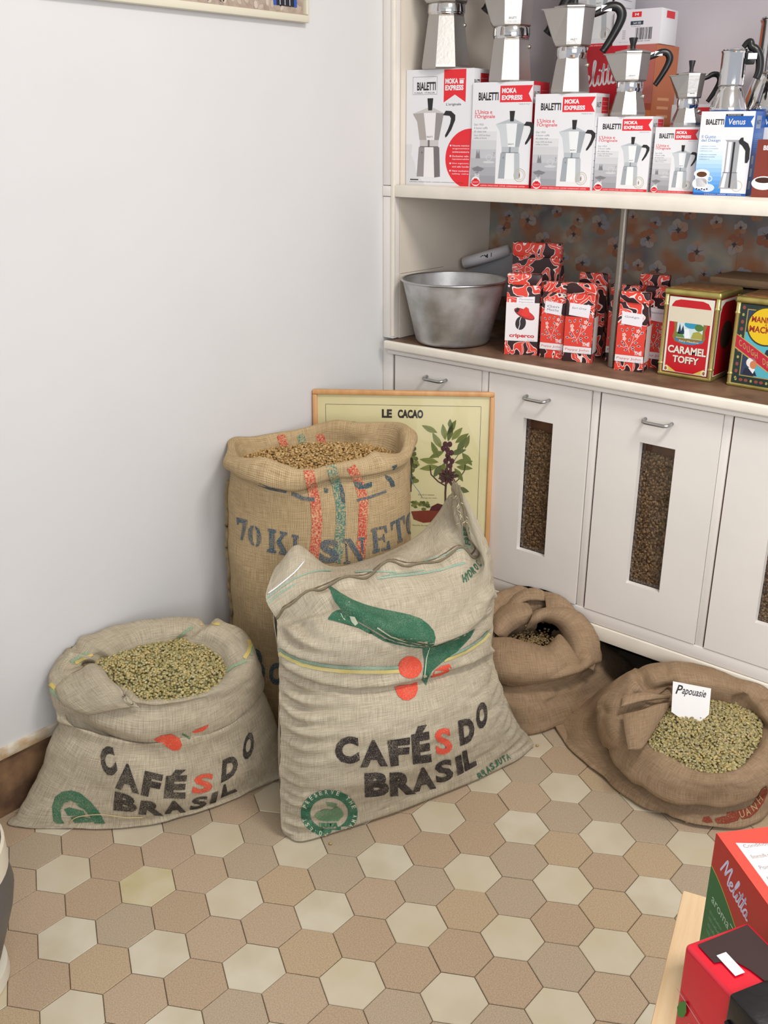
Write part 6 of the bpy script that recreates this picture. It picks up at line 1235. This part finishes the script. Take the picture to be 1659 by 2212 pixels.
def paper_bag(pos, rot, w_, d_, h_, label, kind, words, si=0, group='patterned tea and coffee bags on the worktop'):
    t = thing('paper_bag', (pos[0], pos[1], ZC), math.radians(rot), label, 'bag', group); m = SW[si % 4]
    bm = bmesh.new(); nx, nz_ = 5, 12; hb = h_ * .90
    # bag body: box that pinches towards its folded top
    rings = []
    for k in range(nz_ + 1):
        f = k / nz_; z = hb * f; pin = 1 - .0 * f if f < .72 else 1 - .62 * ((f - .72) / .28) ** 1.2
        dy0 = d_ * .10 * max(0, (f - .72) / .28); dd = d_ * pin; y0 = dy0
        pts = []
        for i in range(nx + 1): pts.append((w_ * i / nx, y0, z))
        for i in range(1, 3): pts.append((w_ - (0 if f < .5 else .004 * math.sin(PI * i / 3) * f), y0 + dd * i / 2, z))
        for i in range(nx - 1, -1, -1): pts.append((w_ * i / nx, y0 + dd, z))
        pts.append((0 + (0 if f < .5 else .004 * f), y0 + dd / 2, z)); rings.append([bm.verts.new(p) for p in pts])
    n = len(rings[0])
    for a, b in zip(rings[:-1], rings[1:]):
        for i in range(n): bm.faces.new((a[i], a[(i + 1) % n], b[(i + 1) % n], b[i]))
    bm.faces.new(rings[0][::-1]); bm.faces.new(rings[-1]); crumple(bm, .0016, 30, pos[0] * 50)
    for v in bm.verts: v.co.z = max(v.co.z, 0)
    link('bag_body', bm_mesh('bag_body', bm, angle=40), m, t)
    bm = bmesh.new(); add_box(bm, -.001, w_ + .001, d_ * .02, d_ * .5, hb - h_ * .035, h_, .003, 2)
    bmesh.ops.subdivide_edges(bm, edges=[e for e in bm.edges if abs((e.verts[0].co - e.verts[1].co).x) > w_ * .5], cuts=6); crumple(bm, .003, 45, pos[0] * 31)
    link('top_fold', bm_mesh('top_fold', bm, angle=50), SW[(si + 1) % 4] if kind != 'plain' else m, t)
    X = lambda a: a * w_; Yy = lambda b: b * h_; pr = Print()
    if kind == 'tea':
        pr.rect(0, Yy(.115), w_, Yy(.20), PANW, 1); pr.text('Pappy John', X(.06), Yy(.138), X(.85), Yy(.036), mat('#c9402f', .5), 2, .0, 0, .1); pr.text('depuis 1950', X(.7), Yy(.12), X(.24), Yy(.010), GREYT, 2)
        pr.rect(0, Yy(.20), w_, Yy(.58), REDB, 1); pr.text('THÉ', X(.66), Yy(.215), X(.27), Yy(.058), PANW, 2, .05)
        rg_ = random.Random(4); DK = mat('#3b2224', .5)
        for br_ in ([(.5, .24), (.42, .32), (.30, .38), (.22, .48)], [(.46, .28), (.55, .36), (.72, .42), (.86, .52)], [(.42, .32), (.30, .30), (.15, .31)], [(.55, .36), (.6, .44), (.55, .50)]):
            pr.line([(X(a), Yy(b)) for a, b in br_], w_ * .012, PANW, 2)
        for (a, b, an) in [(.12, .31, 3), (.22, .36, 2.2), (.30, .33, 2.6), (.36, .27, 3.6), (.60, .31, .2), (.70, .37, .3), (.80, .33, 0), (.62, .28, -.3), (.88, .50, .8), (.80, .55, .9), (.46, .40, 1.3), (.18, .52, 2.2), (.35, .53, 1.2), (.58, .47, .5), (.55, .54, 1.0)]:
            L_, W_ = w_ * .15, w_ * .07; c, s = math.cos(an), math.sin(an)
            for q, mm in ((1.0, PANW), (.72, DK)):
                pts = [(x_ * L_ * q, y_ * W_ * q) for x_, y_ in ((-.5, 0), (-.2, .42), (.15, .42), (.5, 0), (.15, -.42), (-.2, -.42))]; pr.poly([(X(a) + px_ * c - py_ * s, Yy(b) + px_ * s + py_ * c) for px_, py_ in pts], mm, 3 if mm is PANW else 4)
        for (a, b) in ((.26, .46), (.70, .46), (.28, .41), (.74, .52)):
            for k in range(5): an = k * 1.2566; pr.ell(X(a) + math.cos(an) * w_ * .045, Yy(b) + math.sin(an) * w_ * .045, w_ * .034, w_ * .026, mat('#f2c9c2', .5), 5, 8, an)
        pr.poly([(X(.12), Yy(.60)), (X(.84), Yy(.575)), (X(.88), Yy(.735)), (X(.14), Yy(.755))], STK, 6)
        for k, s_ in enumerate(words): pr.text(s_, X(.22), Yy(.675 - .045 * k), X(.5), Yy(.030), mat('#3a3550', .5), 7, -.005, -.03, .25)
    elif kind == 'coffee':
        pr.rect(0, Yy(.175), w_, Yy(.655), PANW, 1); pr.text('criperco', X(.13), Yy(.205), X(.76), Yy(.062), mat('#c4242f', .5), 2, .035)
        pr.ell(X(.46), Yy(.40), X(.16), Yy(.085), mat('#2b2226', .5), 3, 22, -.15); pr.line([(X(.40), Yy(.32)), (X(.44), Yy(.38)), (X(.43), Yy(.43)), (X(.47), Yy(.48))], w_ * .02, PANW, 4)
        pr.ell(X(.56), Yy(.515), X(.34), Yy(.052), mat('#8f2a2e', .5), 5, 26, -.42); pr.ell(X(.57), Yy(.52), X(.31), Yy(.040), mat('#d6322f', .5), 6, 26, -.42); pr.poly([(X(.47), Yy(.50)), (X(.52), Yy(.575)), (X(.60), Yy(.605)), (X(.68), Yy(.585)), (X(.74), Yy(.505)), (X(.62), Yy(.485))], mat('#e03a31', .5), 7); pr.poly([(X(.26), Yy(.545)), (X(.34), Yy(.595)), (X(.42), Yy(.575)), (X(.36), Yy(.53))], mat('#2b2226', .5), 7)
        pr.poly([(X(.30), Yy(.63)), (X(.85), Yy(.64)), (X(.85), Yy(.735)), (X(.31), Yy(.72))], STK, 8)
        for k, s_ in enumerate(words): pr.text(s_, X(.38), Yy(.688 - .036 * k), X(.42), Yy(.020), mat('#9a5560' if k else '#7d7788', .5), 9, -.005, 0, .2)
        pr.text('Genève', X(.68), Yy(.185), X(.22), Yy(.012), GREYT, 2)
    if pr.items: pr.build('printed_label', face_front(-.0016), t, step=.00006)
    if kind == 'tea':
        ps = Print(); ps.rect(d_ * .02, h_ * .115, d_ * .98, h_ * .58, mat('#d9d0cc', .5), 1); ps.build('side_strip', face_right(w_ + .0012), t)
    return t
paper_bag((.427, .049), 27, .095, .058, .230, 'patterned coffee bag with a white sombrero label, right of the aluminium bowl', 'coffee', ('Plantation', 'Papouasie'), 0)
paper_bag((.350, .185), 14, .145, .075, .302, 'tall patterned bag without label, standing behind the sombrero coffee bag', 'plain', (), 1)
paper_bag((.526, .083), 11.5, .069, .048, .214, 'red tea bag with a handwritten Gen Maicha sticker', 'tea', ('Gen', 'Maicha'), 2)
paper_bag((.604, .082), 15, .080, .050, .218, 'red tea bag with a faint Earl Grey sticker, left of the metal pole', 'tea', ('Earl Grey',), 3)
paper_bag((.6965, .158), 13, .078, .048, .214, 'red tea bag half hidden behind the metal pole', 'tea', ('Lap Sang', 'Jasmin'), 2)
paper_bag((.767, .080), 10.6, .078, .050, .211, 'red tea bag with a Ginkgo sticker, right of the metal pole', 'tea', ('Ginkgo',), 0)
paper_bag((.800, .160), 8, .076, .050, .218, 'red tea bag peeking out between the Ginkgo bag and the toffee tin', 'tea', ('Jasmin',), 1)
paper_bag((.590, .170), 10, .080, .050, .236, 'patterned bag in the second row behind the Earl Grey tea bag', 'plain', (), 0)
paper_bag((.748, .225), 6, .080, .050, .240, 'patterned bag in the second row behind the Ginkgo tea bag', 'plain', (), 3)

GOLD = mat('#c4b56c', .3, .75, bump=.0003, bscale=90, col2='#a99a55', vscale=20); GOLD2 = mat('#d9cc85', .22, .8)
def tin(pos, rot, w_, d_, h_, kind, label):
    t = thing('storage_tin', (pos[0], pos[1], ZC), math.radians(rot), label, 'tin', 'old printed metal tins on the worktop')
    m = mat('#b3121c', .3) if kind == 'toffee' else mat('#2c3a34', .35)
    hb = h_ * .93
    box('tin_body', .003, w_ - .003, .003, d_ - .003, .006, hb, m, t, .007, 3); box('base_rim', 0, w_, 0, d_, 0, .010, GOLD, t, .004, 2)
    lid = box('lid', -.002, w_ + .002, -.002, d_ + .002, hb - .001, h_, GOLD, t, .006, 3)
    box('lid_picture', .010, w_ - .010, .010, d_ - .010, h_ - .001, h_ + .0012, mat('#96563f', .35, col2='#a88a4a', vscale=60), lid, .0006)
    for cx, cy in ((.006, .006), (w_ - .006, .006), (.006, d_ - .006), (w_ - .006, d_ - .006)):
        c = lathe('corner_column', [(.0062, .008), (.0062, .028), (.0078, .030), (.0078, .033), (.0062, .035), (.0062, h_ * .80), (.0078, h_ * .81), (.0078, h_ * .825), (.0062, h_ * .835), (.0062, hb)], GOLD2, t, 14); c.location = (cx, cy, 0)
    X = lambda a: a * w_; Yy = lambda b: b * h_
    def face(pr):
        if kind == 'toffee':
            WH = mat('#e6e2d2', .4); RD = mat('#c4141f', .32); NV = mat('#2a2b3c', .4)
            pr.rect(X(.085), Yy(.05), X(.915), Yy(.915), NV, 1); pr.rect(X(.095), Yy(.055), X(.905), Yy(.910), WH, 2)
            pr.poly([(X(.13), Yy(.06)), (X(.87), Yy(.06)), (X(.87), Yy(.76)), (X(.85), Yy(.82)), (X(.80), Yy(.865)), (X(.70), Yy(.885)), (X(.30), Yy(.885)), (X(.20), Yy(.865)), (X(.15), Yy(.82)), (X(.13), Yy(.76))], RD, 3)
            pr.rect(X(.115), Yy(.63), X(.885), Yy(.80), mat('#ddd3bd', .6), 8)
            pr.poly([(X(.22), Yy(.63)), (X(.82), Yy(.63)), (X(.79), Yy(.55)), (X(.81), Yy(.47)), (X(.77), Yy(.42)), (X(.60), Yy(.39)), (X(.42), Yy(.385)), (X(.26), Yy(.41)), (X(.21), Yy(.46)), (X(.24), Yy(.54))], mat('#8a7038', .4), 4)
            pr.rect(X(.28), Yy(.455), X(.75), Yy(.63), mat('#cfe0e2', .4), 5); pr.ell(X(.54), Yy(.615), X(.13), Yy(.045), mat('#2f94b8', .4), 6, 18); pr.poly([(X(.30), Yy(.50)), (X(.33), Yy(.62)), (X(.36), Yy(.53)), (X(.39), Yy(.60)), (X(.42), Yy(.53)), (X(.42), Yy(.50))], mat('#1c3350', .4), 7)
            pr.ell(X(.68), Yy(.59), X(.08), Yy(.04), mat('#4f7a3a', .4), 7, 12); pr.poly([(X(.55), Yy(.46)), (X(.58), Yy(.53)), (X(.68), Yy(.55)), (X(.75), Yy(.52)), (X(.75), Yy(.46))], mat('#a9a44a', .4), 7); pr.poly([(X(.28), Yy(.46)), (X(.28), Yy(.52)), (X(.40), Yy(.50)), (X(.44), Yy(.46))], mat('#5f8a48', .4), 7); pr.poly([(X(.42), Yy(.56)), (X(.50), Yy(.56)), (X(.54), Yy(.47)), (X(.44), Yy(.45))], mat('#eef5f8', .4), 7)
            pr.poly([(X(.26), Yy(.455)), (X(.38), Yy(.42)), (X(.52), Yy(.41)), (X(.66), Yy(.42)), (X(.78), Yy(.455)), (X(.77), Yy(.425)), (X(.60), Yy(.39)), (X(.44), Yy(.39)), (X(.28), Yy(.42))], mat('#3f7fb0', .4), 8); pr.text('Fairy Meadow', X(.34), Yy(.405), X(.36), Yy(.028), WH, 9, 0, 0, .2)
            SH = mat('#5a0a12', .4)
            pr.text('CARAMEL', X(.163), Yy(.268), X(.70), Yy(.088), SH, 5, .04); pr.text('CARAMEL', X(.155), Yy(.273), X(.70), Yy(.088), WH, 6, .035); pr.text('TOFFY', X(.268), Yy(.163), X(.48), Yy(.082), SH, 5, .04); pr.text('TOFFY', X(.26), Yy(.168), X(.48), Yy(.082), WH, 6, .035)
            for sx in (.15, .85): pr.poly([(X(sx), Yy(.06)), (X(sx), Yy(.13)), (X(.5 + (sx - .5) * .45), Yy(.06))], mat('#d9c25a', .4), 4); pr.ring(X(.5 + (sx - .5) * 1.0), Yy(.085), X(.05), X(.05), X(.018), WH, 6, 16); pr.ring(X(sx), Yy(.085), X(.022), X(.022), X(.008), NV, 7, 12)
        else:
            DKG = mat('#24332f', .4); PK = mat('#8e4a40', .4); YE = mat('#e8c21c', .35); TQ = mat('#57b2c2', .35)
            pr.rect(X(.08), Yy(.04), X(.92), Yy(.92), DKG, 1); pr.rect(X(.20), Yy(.13), X(.83), Yy(.87), mat('#b09a52', .35), 2); pr.rect(X(.215), Yy(.14), X(.815), Yy(.86), mat('#2f3f5a', .4), 3); pr.poly([(X(.215), Yy(.62)), (X(.815), Yy(.62)), (X(.815), Yy(.14)), (X(.45), Yy(.14)), (X(.215), Yy(.48))], TQ, 4)
            for k in range(11):
                for s_ in (.14, .88): (pr.ell(X(s_), Yy(.10 + .078 * k), X(.028), Yy(.022), PK, 3, 10) if k % 3 else pr.ell(X(s_), Yy(.10 + .078 * k), X(.022), Yy(.018), mat('#a9a65c', .4), 3, 6))
            for k in range(9): (pr.ell(X(.15 + .088 * k), Yy(.085), X(.034), Yy(.018), PK, 3, 10) if k % 3 else pr.ell(X(.15 + .088 * k), Yy(.085), X(.022), Yy(.018), mat('#a9a65c', .4), 3, 6))
            pr.ell(X(.55), Yy(.70), X(.33), Yy(.215), mat('#3a3a26', .4), 5, 36); pr.ell(X(.55), Yy(.70), X(.305), Yy(.197), YE, 6, 36)
            DR = mat('#9c2b1e', .4); pr.text('MANNING', X(.29), Yy(.735), X(.52), Yy(.066), DR, 7, .03); pr.text('&', X(.52), Yy(.705), X(.04), Yy(.025), DR, 7); pr.text('MACKAY', X(.27), Yy(.625), X(.52), Yy(.072), DR, 7, .03)
            pr.poly([(X(.04), Yy(.60)), (X(.04), Yy(.44)), (X(.96), Yy(.10)), (X(.96), Yy(.27))], mat('#b9a45a', .4), 8); pr.poly([(X(.045), Yy(.59)), (X(.045), Yy(.455)), (X(.955), Yy(.115)), (X(.955), Yy(.255))], mat('#bf2038', .35), 9)
            for k, ch in enumerate('COUGH DROPS'):
                if ch != ' ': pr.text(ch, X(.14 + .073 * k), Yy(.455 - .028 * k), X(.048), Yy(.070), mat('#b59a5c', .4), 11, .01, 0, -.2)
            for hx, hy in ((.40, .27), (.72, .50)):   # two white-haired gentlemen in dark coats
                pr.poly([(X(hx - .15), Yy(hy - .12)), (X(hx - .12), Yy(hy - .05)), (X(hx - .03), Yy(hy - .03)), (X(hx + .05), Yy(hy - .06)), (X(hx + .10), Yy(hy - .12))], mat('#23263c', .4), 8 if hy < .4 else 7); pr.poly([(X(hx - .06), Yy(hy - .04)), (X(hx + .03), Yy(hy - .10)), (X(hx + .06), Yy(hy - .05)), (X(hx), Yy(hy - .02))], mat('#eef0f2', .4), 9 if hy < .4 else 7)
                pr.ell(X(hx - .02), Yy(hy + .02), X(.085), Yy(.055), mat('#eceae6', .4), 9 if hy < .4 else 7, 18); pr.ell(X(hx + .02), Yy(hy), X(.060), Yy(.046), mat('#cf8258', .4), 10 if hy < .4 else 7, 16)
    pr = Print(); face(pr); pr.build('printed_front', face_front(.0028), t, step=.00005)
    if kind == 'toffee':
        ps = Print(); sw = d_ / w_; ps.rect(d_ * .09, h_ * .05, d_ * .91, h_ * .91, mat('#e6e2d2', .4), 1)
        ps.poly([(d_ * .13, h_ * .06), (d_ * .87, h_ * .06), (d_ * .87, h_ * .76), (d_ * .82, h_ * .84), (d_ * .7, h_ * .88), (d_ * .3, h_ * .88), (d_ * .18, h_ * .84), (d_ * .13, h_ * .76)], mat('#a3101a', .32), 2); ps.ell(d_ * .5, h_ * .5, d_ * .26, h_ * .16, mat('#3a2a20', .4), 3, 20)
        ps.build('printed_side', face_right(w_ - .0028), t)
    return t
tin((.881, .105), 0, .150, .140, .229, 'toffee', 'red and gold caramel toffy tin on the worktop, right of the tea bags')
tin((1.071, .107), -1, .150, .140, .227, 'cough', 'gold edged cough drops tin with yellow round label, at the right photo edge')
kb = thing('kraft_bag', (.93, .30, ZC), 0, 'folded brown kraft paper bag lying behind the two tins', 'bag')
KR = mat('#7a6148', .8, bump=.002, bscale=30, col2='#66503a', vscale=12)
bm = bmesh.new(); add_box(bm, 0, .30, 0, .12, 0, .215, .006, 2); bmesh.ops.subdivide_edges(bm, edges=bm.edges[:], cuts=2); crumple(bm, .012, 12, 3)
for v in bm.verts: v.co.z = max(v.co.z, 0)
link('bag_body', bm_mesh('bag_body', bm, angle=35), KR, kb)
bm = bmesh.new(); add_box(bm, -.005, .31, -.02, .125, .222, .245, .005, 2); bmesh.ops.subdivide_edges(bm, edges=bm.edges[:], cuts=2); crumple(bm, .008, 14, 9)
link('folded_flap', bm_mesh('folded_flap', bm, angle=35), mat('#8a6f52', .75, bump=.001), kb); box('sticker', .03, .07, -.014, -.0125, .185, .215, mat('#b9a892', .6), kb)

# ------------------------------------------------------------------ foreground right: display table with two packs
ZT = .6
ta = thing('display_table', (1.62, -1.247, 0), math.radians(15.8), 'pale wooden display table cut off by the lower right corner', 'table')
TWD = mat('#e6cba3', .5, bump=.0003, bscale=40, col2='#dcbd92', vscale=8, stretch=(12, .6, 1))
box('table_top', 0, .75, -.85, 0, ZT - .022, ZT, TWD, ta, .0025)
for lx, ly in ((.03, -.07), (.69, -.07), (.03, -.82), (.69, -.82)): box('leg', lx, lx + .035, ly, ly + .035, 0, ZT - .0225, TWD, ta, .002)
def pack(name, A, ang, L, D, H, label, cat, m):
    t = thing(name, (A[0], A[1], ZT + .0003), math.radians(ang), label, cat); return t
fb = pack('filter_box', (1.687, -1.354), -40, .165, .085, .2, 'red and green coffee filter box standing on the display table', 'box', None)
box('carton', 0, .165, 0, .085, 0, .2, mat('#c8352f', .38), fb, .0008)
pr = Print(); GN = mat('#0f6a35', .38)
arc = [(0, .152)] + [(.165 * t, .152 - .10 * t ** 1.6 - .02 * t) for t in np.linspace(.1, 1, 12)]
pr.rect(0, 0, .165, .2, mat('#b8251f', .38), 1); pr.poly([(0, 0)] + [(.165, 0)] + arc[::-1], GN, 2); pr.line([(a, b + .001) for a, b in arc], .0016, mat('#c9b64a', .4), 3)
script_word(pr, .020, .160, .066, .028, mat('#d9d3ee', .4), 4, -.20, .040); pr.text('aromaZones', .012, .108, .085, .013, mat('#b9d9c0', .4), 4, .0, -.10)
for k in range(4): pr.text('102 kaffeefilter', .012, .090 - .010 * k, .03 + .006 * (k % 2), .005, mat('#7fb08e', .4), 4)
pr.build('printed_front', face_front(0), fb, step=.00006)
pr = Print(); pr.rect(0, 0, .165, .085, mat('#dc4a3c', .38), 1); pr.poly([(.020, .014), (.160, .014), (.160, .064), (.030, .064)], mat('#e9dcd8', .5), 2)
for k, s in enumerate(('Conditions', 'Bitterstoffe reduziert', 'Poissons sel', 'Filtre papier', 'Servir a gout', 'Recettes', 'Tradition')): pr.text(s, .030 + .018 * k, .020, .035, .006, GREYT, 3, 0, PI / 2)
pr.build('printed_top', face_top(.2), fb, step=.00006)
ym = pack('tea_brick', (1.7245, -1.518), -27, .15, .085, .18, 'glossy red brick pack with black closure and white price sticker, in the lower right corner', 'pack', None)
RG = mat('#d3132c', .22, bump=.0015, bscale=18, spec=.7)
bm = bmesh.new(); add_box(bm, 0, .15, 0, .085, 0, .18, .006, 3); bmesh.ops.subdivide_edges(bm, edges=bm.edges[:], cuts=1); crumple(bm, .002, 25, 2)
for v in bm.verts: v.co.z = max(v.co.z, 0)
link('pack_body', bm_mesh('pack_body', bm, angle=45), RG, ym)
pr = Print(); DKB = mat('#33201f', .35)
pr.poly([(.008, .010), (.034, .010), (.038, .030), (.055, .038), (.074, .042), (.080, .078), (.006, .078)], DKB, 1)
pr.build('printed_top', face_top(.1815), ym, step=.0001)
box('price_sticker', .028, .056, .018, .030, .1822, .1829, mat('#f2f2f2', .4), ym)
pr = Print(); pr.line([(.0, .118), (.05, .104), (.10, .082), (.15, .055)], .0014, mat('#d98a9a', .4), 1); pr.text('YERBA MATE', .022, .082, .085, .011, mat('#d9b31a', .4), 2, .02, -.16); pr.text('hierba compuesta', .03, .069, .06, .006, mat('#d98a9a', .4), 2, 0, -.16)
for (a, b, an) in ((.012, .10, 1.3), (.022, .062, 1.0), (.010, .045, 1.7), (.034, .038, .6), (.02, .02, 1.2)):
    L_, W_ = .032, .013; c, s = math.cos(an), math.sin(an); pr.poly([(a + L_ * (x_ * c) - W_ * (y_ * s), b + L_ * (x_ * s) + W_ * (y_ * c)) for x_, y_ in ((-.5, 0), (-.2, .45), (.15, .45), (.5, 0), (.15, -.45), (-.2, -.45))], mat('#3f7a2e', .4), 3)
pr.build('printed_front', face_front(-.0016), ym, step=.0001)
bm = bmesh.new(); add_box(bm, .072, .125, -.0035, .045, .128, .1845, .003, 2); link('black_closure', bm_mesh('black_closure', bm, angle=45), mat('#131316', .25, bump=.001, bscale=40), ym)
tube('closure_tie', [(.075, -.004, .150), (.098, -.007, .147), (.128, -.005, .152)], .003, mat('#0e0e12', .35), ym, 8)

# ------------------------------------------------------------------ foreground left: banded container at the frame edge
cp = at_z(-118, 2128, 0)
cn = thing('round_container', (cp[0], cp[1], 0), 0, 'dark grey rounded container with a cream band, cut off by the lower left edge', 'container')
lathe('foot', [(.118, 0), (.122, .004), (.120, .030), (.105, .034)], mat('#d6cfbf', .6), cn, 48)
lathe('lower_body', [(.100, .034), (.112, .050), (.150, .175), (.157, .215), (.150, .262)], mat('#5b5755', .45, bump=.001, bscale=30), cn, 48)
lathe('band', [(.149, .262), (.1535, .266), (.1525, .318), (.148, .322)], mat('#d9d0bd', .55), cn, 48)
lathe('upper_body', [(.147, .322), (.146, .34), (.125, .50), (.10, .60), (.095, .62), (.001, .625)], mat('#2b2626', .5), cn, 48)
